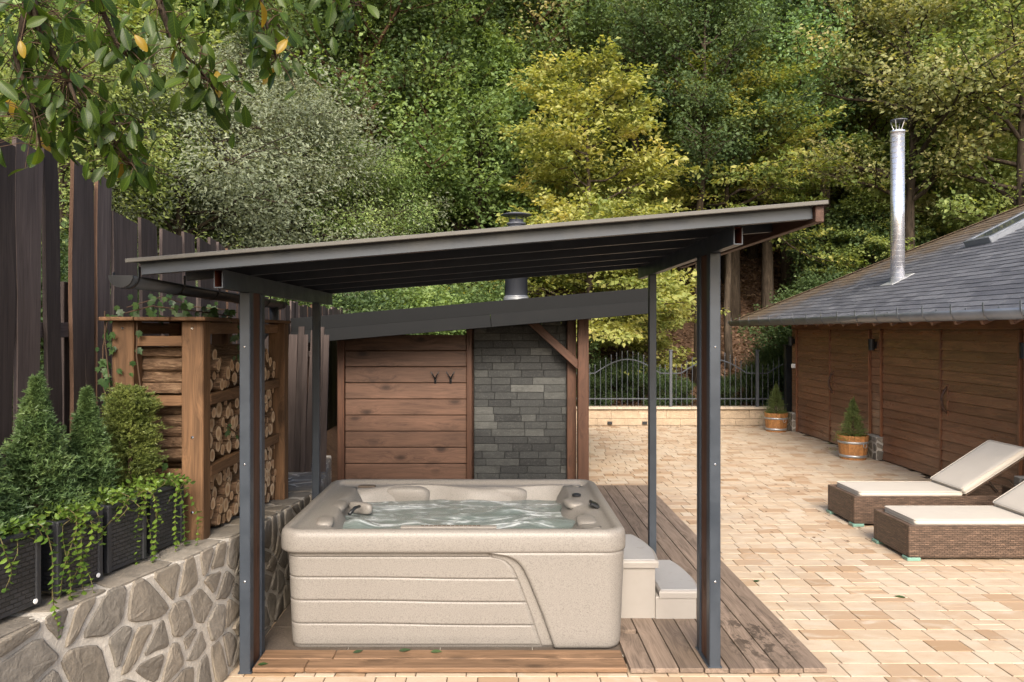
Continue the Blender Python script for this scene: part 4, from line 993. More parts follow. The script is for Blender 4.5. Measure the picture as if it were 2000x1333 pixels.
def planter(frx, fry, ang, label, disc=True):
    """tall rattan box; (frx,fry) = its corner on the wall edge nearest the tub; ang = heading of the wall"""
    d = Vector((math.sin(ang), math.cos(ang), 0)); inn = Vector((-d.y, d.x, 0))       # along the wall, into the terrace
    o = Vector((frx, fry, zt(fry) + .012)); w, dp, h = .27, .36, .35
    c = o - d * w / 2 + inn * dp / 2
    Mx = Matrix(((d.x, inn.x, 0, c.x), (d.y, inn.y, 0, c.y), (0, 0, 1, c.z), (0, 0, 0, 1)))
    t = thing('planter_box', tuple(c), label, 'planter', 'black rattan planters on the stone wall')
    for s, nm in ((-1, 0), (1, 0)):
        MB().cbox((0, s * (dp / 2 - .008), .03 + (h - .05) / 2), (w - .03, .016, h - .05), .002).build('woven_panel', M['rattan'], t, Mx)
        MB().cbox((s * (w / 2 - .008), 0, .03 + (h - .05) / 2), (.016, dp - .03, h - .05), .002).build('woven_panel', M['rattan'], t, Mx)
        for s2 in (-1, 1):
            MB().cbox((s * (w / 2 - .010), s2 * (dp / 2 - .010), .012 + h / 2 - .01), (.03, .03, h - .02), .005).build('corner_post', M['blackp'], t, Mx)
            if s2 < 0 and disc and s > 0: MB().lathe([(.0105, 0), (.0105, .005), (.008, .006)], 16).build('wheel_cap', M['white'], t, Mx @ T(s * (w / 2 - .03), s2 * (dp / 2 + .004), .035) @ Matrix.Rotation(R(90), 4, 'X'))
    rimm = MB(); 
    for s in (-1, 1): rimm.cbox((0, s * (dp / 2 - .006), h - .012), (w + .012, .026, .024), .006); rimm.cbox((s * (w / 2 - .006), 0, h - .012), (.026, dp - .04, .0235), .006)
    rimm.build('rim', M['blackp'], t, Mx)
    for s in (-1, 1): MB().cbox((0, s * (dp / 2 - .012), .03), (w - .04, .022, .03), .004).build('base_rail', M['blackp'], t, Mx)
    MB().cbox((0, 0, h - .05), (w - .03, dp - .03, .02), .004).build('soil', M['soil'], t, Mx)
    return t, Mx, h
def vines(Mx, w, dp, h, n, seed, label, lens):
    """periwinkle: trailing stems spilling over the front edge with paired leaves"""
    g = random.Random(seed); t = thing('trailing_periwinkle', tuple(Mx @ Vector((0, -dp / 2 + .05, h))), label, 'plant', 'trailing plants in the planters')
    st = MB(); LV = []; LT = []
    def leaf(p, d, s, L):
        nonlocal LV, LT
        d = d.normalized(); s = (s - d * s.dot(d)).normalized(); u = d.cross(s); o = len(LV); wd = L * .3
        pts = [p, p + d * L * .3 + s * wd + u * .15 * L, p + d * L * .68 + s * wd * .85 + u * .12 * L, p + d * L - u * .06 * L, p + d * L * .68 - s * wd * .85 + u * .12 * L, p + d * L * .3 - s * wd + u * .15 * L, p + d * L * .5 - u * .02 * L]
        LV += pts; LT += [(o, o + 1, o + 6), (o + 1, o + 2, o + 6), (o + 2, o + 3, o + 6), (o + 3, o + 4, o + 6), (o + 4, o + 5, o + 6), (o + 5, o, o + 6)]
    out = (Mx.to_3x3() @ Vector((0, -1, 0))); al = (Mx.to_3x3() @ Vector((1, 0, 0)))
    for i in range(n):
        a = Mx @ Vector((g.uniform(-w / 2, w / 2), -dp / 2 + g.uniform(.02, .12), h - .02)); L = lens(g); pts = [a]; rise = g.uniform(.02, .07); reach = g.uniform(.05, .13); sw = g.uniform(-.13, .13)
        m = max(5, int((L + .12) / .028))
        for k in range(1, m + 1):
            q = k / m; pth = q * (L + .12)
            if pth < .12: p = a + out * (reach * pth / .12) + Vector((0, 0, 1)) * rise * math.sin(math.pi * .75 * pth / .12)
            else: p = a + out * (reach + .03 * math.sin(4 * q + i)) + Vector((0, 0, rise * .7 - (pth - .12))) + al * (sw * (pth - .12) / max(L, .1) + .022 * math.sin(q * 8 + i * 2.3))
            pts.append(p)
        st.tube(pts, [.0022] * (len(pts) - 1) + [.001], 4)
        for k in range(1, len(pts)):
            tdir = (pts[k] - pts[k - 1]).normalized()
            for s in (-1, 1):
                if g.random() < .1: continue
                sd_ = (al * s + out * g.uniform(-.3, .8) + tdir * .6 + Vector((g.uniform(-.4, .4),) * 3))
                leaf(pts[k], sd_, tdir.cross(sd_) + Vector((g.uniform(-.5, .5), g.uniform(-.5, .5), g.uniform(-.5, .5))), g.uniform(.024, .042) * (1 if k < len(pts) * .75 else .7))
    for _ in range(130):           # bushy crown of leaves on top of the soil
        p = Mx @ Vector((g.uniform(-w / 2, w / 2), g.uniform(-dp / 2 - .03, -dp / 2 + .14), h + g.uniform(-.02, .06)))
        leaf(p, Vector((g.uniform(-1, 1), g.uniform(-1, 1), g.uniform(-.2, .7))), Vector((g.uniform(-1, 1), g.uniform(-1, 1), .3)), g.uniform(.022, .036))
    st.build('stems', STEM, t); tag(link(bpy.data.objects.new('leaves', raw_mesh('leaves', [tuple(v) for v in LV], LT, L_['vinca'])), t), kind='stuff')
ang = math.atan2(.085, .33)
PL = [(-2.005, 3.38, 'half hidden rattan planter at the end of the row away from the firewood rack'), (-1.915, 3.735, 'black rattan planter box holding the tall spiky conifer on the wall'),
      (-1.85, 4.06, 'black rattan planter box holding the slim second conifer'), (-1.79, 4.40, 'black rattan planter box right against the firewood rack post')]
VL = ['periwinkle trailing from the planter at the end away from the firewood rack', 'periwinkle trailing below the tall spiky conifer in long light green strands', 'periwinkle trailing below the slim conifer, its longest strands reaching far down the stone wall', 'periwinkle trailing from the planter against the firewood rack post']
CF = [('spiky small conifer in the planter at the end away from the firewood rack', .50, .17, 'spruce', spire, (-2.22, 3.36)), ('tall spiky dark green conifer in a black planter', .66, .185, 'spruce', spire, None), ('slim pointed dark green conifer in a black planter', .58, .14, 'spruce', spire, None), ('dense rounded moss green conifer beside the firewood rack', .58, .135, 'spruce2', column, None)]
for i, (x, y, lb) in enumerate(PL):
    t, Mx, h = planter(x, y, ang, lb, i < 2)
    vines(Mx, .27, .36, h, (8, 9, 11, 10)[i], 20 + i, VL[i], (lambda g: g.choice([.06, .12, .22, .34, .48, .55])) if i != 2 else (lambda g: g.choice([.08, .18, .3, .5, .62, .7])))
    lb2, H, Rb, lm, pf, _ = CF[i]; c = Mx @ Vector((-.02, .05 if i else .0, h - .04))
    conifer('potted_conifer', c, H, Rb, 46000, .024 if lm == 'spruce' else .016, lm, lb2, pf, 40 + i, 'small conifers in the black planters')

def barrel(x, y, label, clabel, seed):
    t = thing('barrel_planter', (x, y, 0), label, 'planter', 'half barrel planters by the garage'); Mx = T(x, y, 0); n = 18; r0, r1, h = .195, .235, .38
    key = 'stave'
    if key not in _cache:
        a = math.pi / n * .97; V = []
        for r_, z in ((r0, .0), (r1, h)):
            for rad in (r_ - .022, r_):
                for s in (-1, 1): V.append((rad * math.cos(s * a), rad * math.sin(s * a), z))
        _cache[key] = MB().add(V, [(0, 1, 3, 2), (4, 6, 7, 5), (2, 3, 7, 6), (0, 4, 5, 1), (0, 2, 6, 4), (1, 5, 7, 3)]).mesh('stave', [M['barrel']])
    for k in range(n): link(bpy.data.objects.new('stave', _cache[key]), t, Mx @ Matrix.Rotation(2 * math.pi * k / n, 4, 'Z'))
    for z0, z1 in ((.035, .075), (.255, .29)):
        ra, rb = r0 + (r1 - r0) * z0 / h + .001, r0 + (r1 - r0) * z1 / h + .001
        MB().lathe([(ra, z0), (ra + .004, z0), (rb + .004, z1), (rb, z1)], 36).build('hoop', M['galv'], t, Mx, True)
    ringp = [(.035 * math.cos(2 * math.pi * k / 16), 0, .035 * math.sin(2 * math.pi * k / 16)) for k in range(17)]
    MB().tube(ringp, .005, 6, False).build('ring_handle', M['galv'], t, Mx @ Matrix.Rotation(R(-68 - 90 + 90), 4, 'Z') @ T(.235, 0, .235) @ Matrix.Rotation(R(90), 4, 'Z'), True)
    MB().lathe([(r0 - .02, .30), (r1 - .025, .345)], 24).build('soil', M['soil'], t, Mx)
    cf = conifer('dwarf_spruce', (x, y, .33), .60, .20, 24000, .018, 'spruce3', clabel, lambda t: np.clip(1.04 - t, .06, 1) ** .9 * .98 + .0, seed, 'dwarf spruces in the barrels')
    g = random.Random(seed); LV = []; LT = []
    for k in range(260):
        an = g.uniform(0, 6.28); rd = g.uniform(.12, .25); p = Vector((x + rd * math.cos(an), y + rd * math.sin(an), .37 + g.uniform(-.03, .05) - max(0, rd - .23) * 3))
        if k > 215: an = g.uniform(2.4, 4.2); p = Vector((x + (.24 + .12 * (k - 215) / 45) * math.cos(an), y + .24 * math.sin(an), .36 - .36 * ((k - 215) / 45) * g.random()))
        d = Vector((math.cos(an) + g.uniform(-.6, .6), math.sin(an) + g.uniform(-.6, .6), g.uniform(-.5, .4))).normalized() * g.uniform(.02, .035); s = d.cross(Vector((g.uniform(-.4, .4), g.uniform(-.4, .4), 1))).normalized() * .011; o = len(LV)
        LV += [p, p + d * .5 + s, p + d, p + d * .5 - s]; LT += [(o, o + 1, o + 2), (o, o + 2, o + 3)]
    iv = link(bpy.data.objects.new('barrel_ivy', raw_mesh('barrel_ivy', [tuple(v) for v in LV], LT, L_['vinca']))); tag(iv, 'low ivy spilling round the foot of the spruce in the ' + ('garage corner barrel' if seed > 60 else 'barrel between the garage doors') , 'plant', 'ivy in the barrels')
barrel(5.68, 15.55, 'orange half barrel planter standing at the garage corner near the iron railing', 'dwarf spruce in the barrel at the garage corner by the railing', 61)
barrel(5.70, 12.25, 'orange half barrel planter standing between the two garage doors', 'dwarf spruce in the barrel between the two garage doors', 52)

# ------------------------------------------------------------------ firewood rack and logs
rk = thing('firewood_rack', (-1.97, 5.36, .8), 'tall open firewood rack of honey brown posts and rails standing on the stone wall', 'rack')
def rpost(x0, x1, y0, y1, z0, z1, nm='post'): return piece(nm, (z1 - z0, x1 - x0, y1 - y0), M['shed'], rk, frame((0, 0, 1), (1, 0, 0), ((x0 + x1) / 2, (y0 + y1) / 2, (z0 + z1) / 2)), .006)
for x0, y0 in ((-1.842, 4.50), (-2.25, 4.50), (-1.80, 6.08), (-2.25, 6.08), (-2.25, 5.28)):
    zb = zt(y0) - .02; pp = rpost(x0, x0 + .128, y0, y0 + .12, zb, 2.103)
    if y0 == 4.50:
        for z in ((2.06, 1.42, .98) if x0 > -2 else (2.06, 1.42)): MB().lathe([(.009, 0), (.009, .003), (.005, .007)], 10).build('bolt', M['chrome'], pp, T(x0 + .064, 4.5, z) @ Matrix.Rotation(R(90), 4, 'X'))
for j, x in enumerate((-2.19, -1.985, -1.775)): piece('roof_board', (1.86, .20, .022), M['shed'], rk, frame((0, 1, 0), (-1, 0, 0), (x, 5.355, 2.115)), .004)
SH = [(.80, 1.17), (1.235, 1.60), (1.665, 1.98)]
for z in (1.20, 1.632):
    for x in (-1.735, -2.20): beam('shelf_rail', (x, 4.622, z), (x, 6.078, z), .045, .066, M['shed'], rk, (1, 0, 0))
    beam('side_rail', (-2.12, 4.545, z), (-1.845, 4.545, z), .04, .06, M['shed'], rk)
    for i in range(5): beam('slat', (-2.24, 4.75 + i * .3, z + .02), (-1.76, 4.75 + i * .3, z + .02), .06, .02, M['shed'], rk)
beam('side_rail', (-2.12, 4.545, 1.985), (-1.845, 4.545, 1.985), .04, .06, M['shed'], rk); beam('side_rail', (-2.12, 4.545, .875), (-1.845, 4.545, .875), .04, .06, M['shed'], rk)
beam('top_rail', (-1.74, 4.622, 2.06), (-1.74, 6.078, 2.06), .04, .07, M['shed'], rk, (1, 0, 0)); beam('top_rail', (-2.19, 4.622, 2.06), (-2.19, 6.078, 2.06), .04, .07, M['shed'], rk, (1, 0, 0))
def log_mesh(seed):
    g = random.Random(seed); n = 12; prof = [1 + g.uniform(-.10, .10) for _ in range(n)]; V = []; NS = 6
    if seed % 4 == 0:
        for k in range(n // 2 + 1): prof[k] *= .78      # split side
    for i in range(NS + 1):
        t = i / NS; x = -.5 + t; bx_, by_ = .12 * math.sin(t * 3 + seed), .1 * math.sin(t * 4 + seed * 2)
        if i in (0, NS): bx_ = by_ = 0
        for k in range(n):
            a = 2 * math.pi * k / n; r_ = prof[k] * (1 + g.uniform(-.05, .05)) ; V.append((x, r_ * math.cos(a) + bx_ * .3, r_ * math.sin(a) + by_ * .3))
    mb = MB().add(V, [(i * n + k, i * n + (k + 1) % n, (i + 1) * n + (k + 1) % n, (i + 1) * n + k) for i in range(NS) for k in range(n)])
    e = V[NS * n:]; inn = [(.502, y * .90, z * .90) for _, y, z in e]
    mb.add(e + inn, [(k, (k + 1) % n, n + (k + 1) % n, n + k) for k in range(n)], 0); mb.add(inn, [tuple(range(n))], 1); mb.add(V[:n], [tuple(range(n))[::-1]], 1)
    return mb
LOGS = {}
def put_log(y, z, r_, lab, grp, g):
    key = (g.randrange(8), round(r_ * 200) / 200)
    L = .43 + g.uniform(-.03, .03)
    if key not in LOGS:
        mb = log_mesh(key[0]); mb.v = [(v[0] * .43, v[1] * key[1], v[2] * key[1]) for v in mb.v]; LOGS[key] = mb.mesh('firewood_log', [M['logbark'], M['logcut']], False)
    x = -1.965 + g.uniform(-.035, .025)
    Mx = T(x, y, z) @ Matrix.Rotation(g.uniform(-.05, .05), 4, 'Z') @ Matrix.Rotation(g.uniform(0, 6.28), 4, 'X')
    o = link(bpy.data.objects.new('firewood_log', LOGS[key]), None, Mx); tag(o, lab, 'log', grp)
g = random.Random(12)
for si, (z0, z1) in enumerate(SH):
    nm = ('bottom', 'middle', 'top')[si]; placed = []; tries = 0
    zt0 = z0 if si else None
    while tries < 9000:
        tries += 1; r_ = g.choice([.033, .038, .043, .048, .053]) if tries < 3000 else g.choice([.024, .028, .033])
        y = g.uniform(4.60 + r_, 6.10 - r_)
        floor = (z0 + .002) if si else (zt(y) + .014)
        z = floor + r_
        # drop: raise until clear of those below
        for _ in range(40):
            hit = [q for q in placed if (q[0] - y) ** 2 + (q[1] - z) ** 2 < (q[2] + r_) ** 2 * .88]
            if not hit: break
            z = max(q[1] + math.sqrt(max(0, ((q[2] + r_) ** 2) * .89 - (q[0] - y) ** 2)) for q in hit) + .0005
        lim = z1 if si < 2 else float(np.interp(y, [4.6, 4.8, 4.95, 5.15, 5.3, 5.6, 5.85, 6.1], [1.96, 1.96, 1.88, 1.84, 1.84, 1.95, 1.90, 1.80]))
        if z + r_ > lim or hit: continue
        placed.append((y, z, r_))
        if len(placed) > 112: break
    for y, z, r_ in placed: put_log(y, z, r_, 'round bark covered firewood log stacked on the %s shelf of the firewood rack' % nm, 'logs on the %s shelf' % nm, g)

# ivy over the rack: each leaf a piece
def ivy_leaf_mesh():
    pts = [(0, 0), (.25, -.42), (.42, -.30), (.62, -.46), (.66, -.18), (1.0, 0), (.66, .18), (.62, .46), (.42, .30), (.25, .42)]
    V = [(x * 1.0, y, .08 * abs(y) - .12 * x * x) for x, y in pts] + [(.42, 0, -.03)]
    n = len(pts); return MB().add(V, [(i, (i + 1) % n, n) for i in range(n)]).mesh('ivy_leaf', [L_['ivy']])
IVM = ivy_leaf_mesh()
ivy = thing('ivy', (-2.27, 4.46, .85), 'dark green ivy climbing the outer post and top of the firewood rack', 'plant')
g = random.Random(31)
def ivy_run(pts, dens, spread, size, facing):
    MB().tube(pts, .004, 5).build('stem', TWIG, ivy)
    pts = [Vector(p) for p in pts]
    for i in range(len(pts) - 1):
        a, b_ = pts[i], pts[i + 1]; n = max(1, int((b_ - a).length * dens))
        for k in range(n):
            p = a.lerp(b_, g.random()) + Vector((g.uniform(-1, 1) * spread[0], g.uniform(-1, 1) * spread[1], g.uniform(-1, 1) * spread[2]))
            nz = (Vector(facing) + Vector((g.uniform(-.7, .7), g.uniform(-.7, .7), g.uniform(-.5, .7)))).normalized(); xd = Vector((g.uniform(-.8, .8), g.uniform(-.3, .3), -1)); yd = nz.cross(xd)
            s = size * g.uniform(.6, 1.2)
            link(bpy.data.objects.new('ivy_leaf', IVM), ivy, frame(xd, yd, p) @ Matrix.Scale(s, 4))
ivy_run([(-2.24, 4.47, .95), (-2.19, 4.46, 1.3), (-2.23, 4.455, 1.65), (-2.27, 4.46, 2.0), (-2.29, 4.5, 2.16)], 26, (.07, .02, .04), .055, (0, -1, .2))
ivy_run([(-2.30, 4.55, 2.10), (-2.30, 4.50, 1.95), (-2.29, 4.47, 1.75), (-2.24, 4.47, 1.55)], 30, (.05, .03, .05), .055, (0, -1, .2))
ivy_run([(-2.28, 4.7, 2.15), (-2.15, 4.8, 2.20), (-2.0, 4.9, 2.18), (-1.85, 5.0, 2.16), (-1.75, 5.1, 2.14)], 60, (.06, .10, .05), .06, (.2, -1, .6))
ivy_run([(-2.1, 4.5, 2.10), (-2.09, 4.47, 1.9), (-2.06, 4.46, 1.7), (-2.05, 4.46, 1.45), (-2.0, 4.46, 1.25)], 12, (.05, .015, .04), .05, (0, -1, .1))
ivy_run([(-2.0, 4.47, 1.5), (-1.93, 4.46, 1.30), (-1.95, 4.46, 1.1), (-1.90, 4.46, .95)], 16, (.05, .02, .04), .05, (0, -1, .1))
ivy_run([(-1.68, 5.0, 2.12), (-1.67, 5.05, 1.98), (-1.68, 5.1, 1.86)], 40, (.03, .10, .05), .055, (1, -.5, .2))
ivy_run([(-1.70, 4.85, 1.45), (-1.69, 5.0, 1.38), (-1.68, 5.15, 1.42)], 16, (.02, .08, .03), .05, (1, -.6, .2))
ivy_run([(-2.45, 5.1, 2.2), (-2.3, 5.3, 2.28), (-2.2, 5.6, 2.22), (-2.0, 5.7, 2.2)], 34, (.12, .12, .07), .06, (.2, -1, .5))

# ------------------------------------------------------------------ trees
def gen_tree(seed, H, R_, base_h, style, nleaf, ls, tr, nb=26, ns=8, prof=None, lean=.0, bare=.0):
    g = np.random.default_rng(seed); wood_ = MB(); up = np.array([0, 0, 1.0])
    npt = 9; tt = np.linspace(0, 1, npt); wand = np.cumsum(g.standard_normal((npt, 2)) * .035 * H / 6, 0) * np.minimum(1, tt * 3)[:, None]
    trunk = np.stack([wand[:, 0] + lean * tt * H, wand[:, 1], -.4 + tt * (H * .94 + .4)], 1)
    wood_.tube(trunk, list(tr * (1.15 - tt * .98)), 10)
    P_, D_, N_ = [], [], []
    for i in range(nb):
        t = (i + g.random()) / nb; z = base_h + (H * .97 - base_h) * t; az = i * 2.4 + g.normal() * .5
        o = np.array([np.interp(z, trunk[:, 2], trunk[:, 0]), np.interp(z, trunk[:, 2], trunk[:, 1]), z])
        L = R_ * (prof(t) if prof else math.sin(math.pi * min(.97, .18 + .8 * t)) ** .7) * (.7 + .5 * g.random())
        el = {'layer': .12 + .5 * t, 'round': .35 + .5 * t, 'willow': .55, 'open': .5}[style] + g.normal() * .12
        d = np.array([math.cos(az) * math.cos(el), math.sin(az) * math.cos(el), math.sin(el)])
        q = np.linspace(0, 1, 6); br = o + d * (q * L)[:, None]
        br[:, 2] -= {'layer': .16, 'round': .05, 'willow': .38, 'open': .1}[style] * L * q ** 2
        br[1:] += np.cumsum(g.standard_normal((5, 3)) * .035 * L, 0)
        r0 = tr * .42 * (1.1 - t * .75); wood_.tube(br, list(r0 * (1.05 - q * .92)), 5, False)
        for k in range(ns):
            f = .22 + .78 * (k + g.random()) / ns; b0 = np.array([np.interp(f, q, br[:, j]) for j in range(3)])
            side = np.cross(d, up); side /= np.linalg.norm(side) + 1e-6; sg = 1 if k % 2 else -1
            dd = d * .75 + side * sg * (.75 + .3 * g.random()) + up * {'layer': .02, 'round': .35, 'willow': -.25, 'open': .25}[style] + g.standard_normal(3) * .2; dd /= np.linalg.norm(dd)
            l2 = L * .42 * (1.1 - .55 * f) * (.7 + .6 * g.random()) + .25; e = b0 + dd * l2
            if style == 'layer': e[2] -= .12 * l2
            wood_.tube([b0, (b0 + e) / 2 + g.standard_normal(3) * .03, e], [r0 * .3, r0 * .2, r0 * .08], 3, False)
            if g.random() < bare: continue
            n = max(3, int(nleaf / (nb * ns) * (.5 + l2 / (R_ * .3)) * .75)); s = g.random(n) * 1.12
            sd_ = np.cross(dd, up); sd_ /= np.linalg.norm(sd_) + 1e-6
            wdt = {'layer': .34, 'round': .30, 'willow': .22, 'open': .3}[style] * l2 + .05
            lat = g.normal(size=n) * wdt * (1.15 - .7 * s); vz = g.normal(size=n) * {'layer': .05, 'round': .22, 'willow': .20, 'open': .16}[style] * (l2 if style != 'layer' else 1)
            p = b0 + dd * (s * l2)[:, None] + sd_ * lat[:, None] + up * vz[:, None]
            if style == 'willow': p[:, 2] -= g.random(n) ** 2 * .5
            ld = dd * .7 + sd_ * np.sign(lat)[:, None] * .6 + g.standard_normal((n, 3)) * .45; ld[:, 2] -= {'layer': .25, 'round': .35, 'willow': .5, 'open': .4}[style]
            nn = up * {'layer': 1.1, 'round': .55, 'willow': .3, 'open': .5}[style] + g.standard_normal((n, 3)) * .55 + (p - np.array([0, 0, z])) * (.12)
            P_.append(p); D_.append(ld); N_.append(nn)
    p = np.concatenate(P_); d = np.concatenate(D_); n = np.concatenate(N_); d /= np.linalg.norm(d, axis=1, keepdims=True)
    s = np.cross(n, d); s /= np.linalg.norm(s, axis=1, keepdims=True) + 1e-6; nn = np.cross(d, s)
    L = ls * (.45 + .95 * g.random((len(p), 1))); w = L * (.32 if style != 'willow' else .2); fold = .12 * L
    V = np.stack([p, p + d * L * .45 + s * w + nn * fold, p + d * L - nn * fold * .4, p + d * L * .45 - s * w + nn * fold], 1).reshape(-1, 3)
    i0 = np.arange(len(p))[:, None] * 4
    tri = np.concatenate([i0 + np.array([0, 1, 2]), i0 + np.array([0, 2, 3])], 1).reshape(-1, 3)
    crown = raw_mesh('crown', V, tri, L_['green']); tm = wood_.mesh('trunk', [M['bark']], True); return tm, crown
hb = lambda t: np.clip(1.08 - .62 * t - .2 * (1 - t) ** 3, .2, 1)
TY = {}
TY['hornA'] = gen_tree(1, 7.8, 2.7, 1.0, 'layer', 26000, .125, .11, 40, 9, hb)
TY['hornB'] = gen_tree(2, 8.6, 2.6, 1.2, 'layer', 24000, .12, .11, 38, 9, hb)
TY['hornC'] = gen_tree(12, 9.0, 2.9, 3.9, 'layer', 24000, .12, .11, 34, 9, lambda t: np.clip(1.05 - .6 * t, .2, 1))
TY['mapleA'] = gen_tree(3, 12.0, 3.3, 4.0, 'round', 34000, .125, .2, 34, 10)
TY['mapleB'] = gen_tree(4, 13.0, 3.6, 5.2, 'round', 34000, .13, .22, 32, 10)
TY['willow'] = gen_tree(5, 7.2, 2.9, 1.2, 'willow', 42000, .085, .15, 36, 10)
TY['open'] = gen_tree(6, 11.0, 3.8, 4.6, 'open', 26000, .125, .18, 30, 9, None, .02, .18)
TY['full'] = gen_tree(14, 9.0, 3.1, .9, 'round', 38000, .12, .15, 40, 10, lambda t: np.clip(math.sin(math.pi * min(.95, .3 + .66 * t)), .25, 1))
TY['bush'] = gen_tree(8, 2.6, 1.5, .15, 'round', 12000, .085, .04, 24, 7)
TY['tall'] = gen_tree(9, 15.0, 3.6, 7.2, 'round', 30000, .14, .23, 30, 10, None, .0, .1)
TY['bare'] = gen_tree(10, 12.0, 2.8, 5.5, 'open', 7000, .12, .15, 26, 8, None, .05, .62)
def tree(name, ty, x, y, s, leaf, label, group=None, rot=None, bark='bark', sz=1.0, g=random.Random(77)):
    z = hz(x, y); rot = g.uniform(0, 6.28) if rot is None else rot
    Mx = T(x, y, z) @ Matrix.Rotation(rot, 4, 'Z') @ Matrix.Diagonal((s, s, s * sz, 1))
    t = thing(name, (x, y, z), label, 'tree' if 'shrub' not in name else 'shrub', group, Mx)
    for nm, me, mt in (('trunk', TY[ty][0], M[bark]), ('crown', TY[ty][1], L_[leaf])):
        o = link(bpy.data.objects.new(nm, me), t, Mx); o.material_slots[0].link = 'OBJECT'; o.material_slots[0].material = mt
        if nm == 'trunk' and 'crown' == 'x': pass
    return t
def at(px, Y): return (px - CX) * Y / F
# the trees that stand out
tree('hornbeam_tree', 'hornA', at(1150, 18.6), 18.6, 1.0, 'yellow', 'bright yellow green hornbeam just behind the railing and the sauna hut', rot=.5)
tree('hornbeam_tree', 'hornC', at(1425, 20.5), 20.5, .92, 'gold', 'golden hornbeam with layered sprays right of the brightest yellow tree', rot=2.0)
tree('hornbeam_tree', 'hornA', at(1215, 19.6), 19.6, .70, 'yellow', 'smaller yellow hornbeam with low sprays over the iron railing', rot=3.4)
tree('hornbeam_tree', 'hornB', at(1700, 21.0), 21.0, .66, 'lime', 'lime green layered hornbeam behind the steel flue of the garage', rot=1.0)
tree('hornbeam_tree', 'hornA', at(1880, 22.5), 22.5, .72, 'lime', 'lime green hornbeam rising behind the garage ridge', rot=4.0)
tree('maple_tree', 'mapleA', at(790, 20.5), 20.5, .95, 'maple', 'broad light green maple with a bare dark trunk above the canopy roof', rot=.2, bark='bark2')
tree('willow_tree', 'willow', at(350, 15.5), 15.5, 1.02, 'silver', 'silvery grey green tree behind the dark fence, leaning over the gutter', rot=.7)
tree('willow_tree', 'willow', at(560, 17.5), 17.5, 1.0, 'silver', 'silvery tree with drooping foliage left of the light green maple', rot=2.2)
tree('willow_tree', 'willow', at(120, 13.0), 13.0, .95, 'lime', 'pale yellow green tree rising over the stepped fence boards', rot=4.1)
tree('open_tree', 'open', at(1790, 19.5), 19.5, .92, 'olive', 'tall olive and tan tree spreading over the garage roof', rot=.4)
tree('open_tree', 'open', at(2010, 18.5), 18.5, .90, 'lime', 'yellow green tree with arching branches over the garage ridge', rot=2.5)
tree('locust_tree', 'mapleB', at(1500, 22.0), 22.0, .78, 'locust', 'fresh blue green locust tree between the golden hornbeam and the olive tree', rot=1.3)
tree('bare_branched_tree', 'bare', at(1010, 23.0), 23.0, .95, 'olive', 'thinly leaved tree with bare tan branches above the brightest yellow hornbeam', rot=1.0, bark='bark2')
tree('bare_branched_tree', 'bare', at(1690, 23.0), 23.0, .8, 'green', 'half bare tree with pale broken branches behind the flue', rot=2.0, bark='bark2')
tree('willow_tree', 'willow', at(480, 19.5), 19.5, 1.25, 'silver', 'larger silvery tree standing behind the other silvery trees', rot=5.2)
tree('willow_tree', 'willow', at(680, 18.5), 18.5, .85, 'maple', 'drooping light green tree between the silvery trees and the maple', rot=3.3)
tree('maple_tree', 'mapleA', at(560, 23.0), 23.0, .9, 'green', 'mid green maple behind the silvery trees', rot=3.0)
tree('maple_tree', 'mapleB', at(1180, 24.5), 24.5, .9, 'maple', 'green maple towering behind the bright yellow hornbeam', rot=5.0)
FL = {'maple': 'light green bushy tree filling the wooded slope', 'green': 'mid green bushy tree filling the wooded slope', 'lime': 'yellow green bushy tree filling the wooded slope', 'olive': 'olive bushy tree filling the slope behind the garage roof'}
for px, Y, sc_, lf in ((945, 21.5, .95, 'maple'), (1010, 24, 1.1, 'green'), (870, 26, 1.15, 'lime'), (700, 22.5, 1.0, 'green'), (610, 26, 1.15, 'maple'), (1100, 28, 1.25, 'green'), (1250, 29, 1.2, 'maple'), (450, 24, 1.2, 'lime'), (330, 21, 1.1, 'maple'), (200, 18, 1.1, 'lime'), (70, 16, 1.0, 'maple'),
                       (1335, 30, 1.2, 'lime'), (1640, 27, 1.2, 'olive'), (1770, 25, 1.1, 'lime'), (1900, 26, 1.2, 'lime'), (1480, 31, 1.3, 'green'), (2010, 23, 1.1, 'olive'), (1180, 33, 1.4, 'lime'), (930, 33, 1.4, 'maple'), (650, 33, 1.4, 'lime'), (400, 32, 1.4, 'maple'), (150, 28, 1.4, 'lime'), (1400, 36, 1.4, 'maple'), (1720, 34, 1.4, 'maple'), (1560, 29, 1.1, 'lime')):
    tree('bushy_tree', 'full', at(px, Y), Y, sc_, lf, FL[lf], 'bushy trees on the slope ' + lf)
g = random.Random(5); GRP = 'tall forest trees on the hillside'
spots = []
for row, (Y, n, sp) in enumerate(((25.5, 9, 3.4), (30, 10, 3.9), (35.5, 11, 4.4), (42, 12, 4.9), (50, 13, 5.6))):
    for i in range(n):
        x = (i - (n - 1) / 2) * sp + g.uniform(-1, 1) + Y * .03; spots.append((x, Y + g.uniform(-1.8, 1.8), row))
for x, y, row in spots:
    ty = g.choice(['tall', 'mapleA', 'mapleB', 'tall']); lf = g.choice(['green', 'green', 'dark', 'maple', 'olive' if x > 4 else 'green'])
    tree('forest_tree', ty, x, y, g.uniform(.88, 1.12), lf, {'green': 'mid green forest tree standing in rows up the hillside', 'dark': 'dark green forest tree standing in rows up the hillside', 'maple': 'light green forest tree standing in rows up the hillside', 'olive': 'olive tinted forest tree on the hillside behind the garage'}[lf], GRP + ' ' + lf)
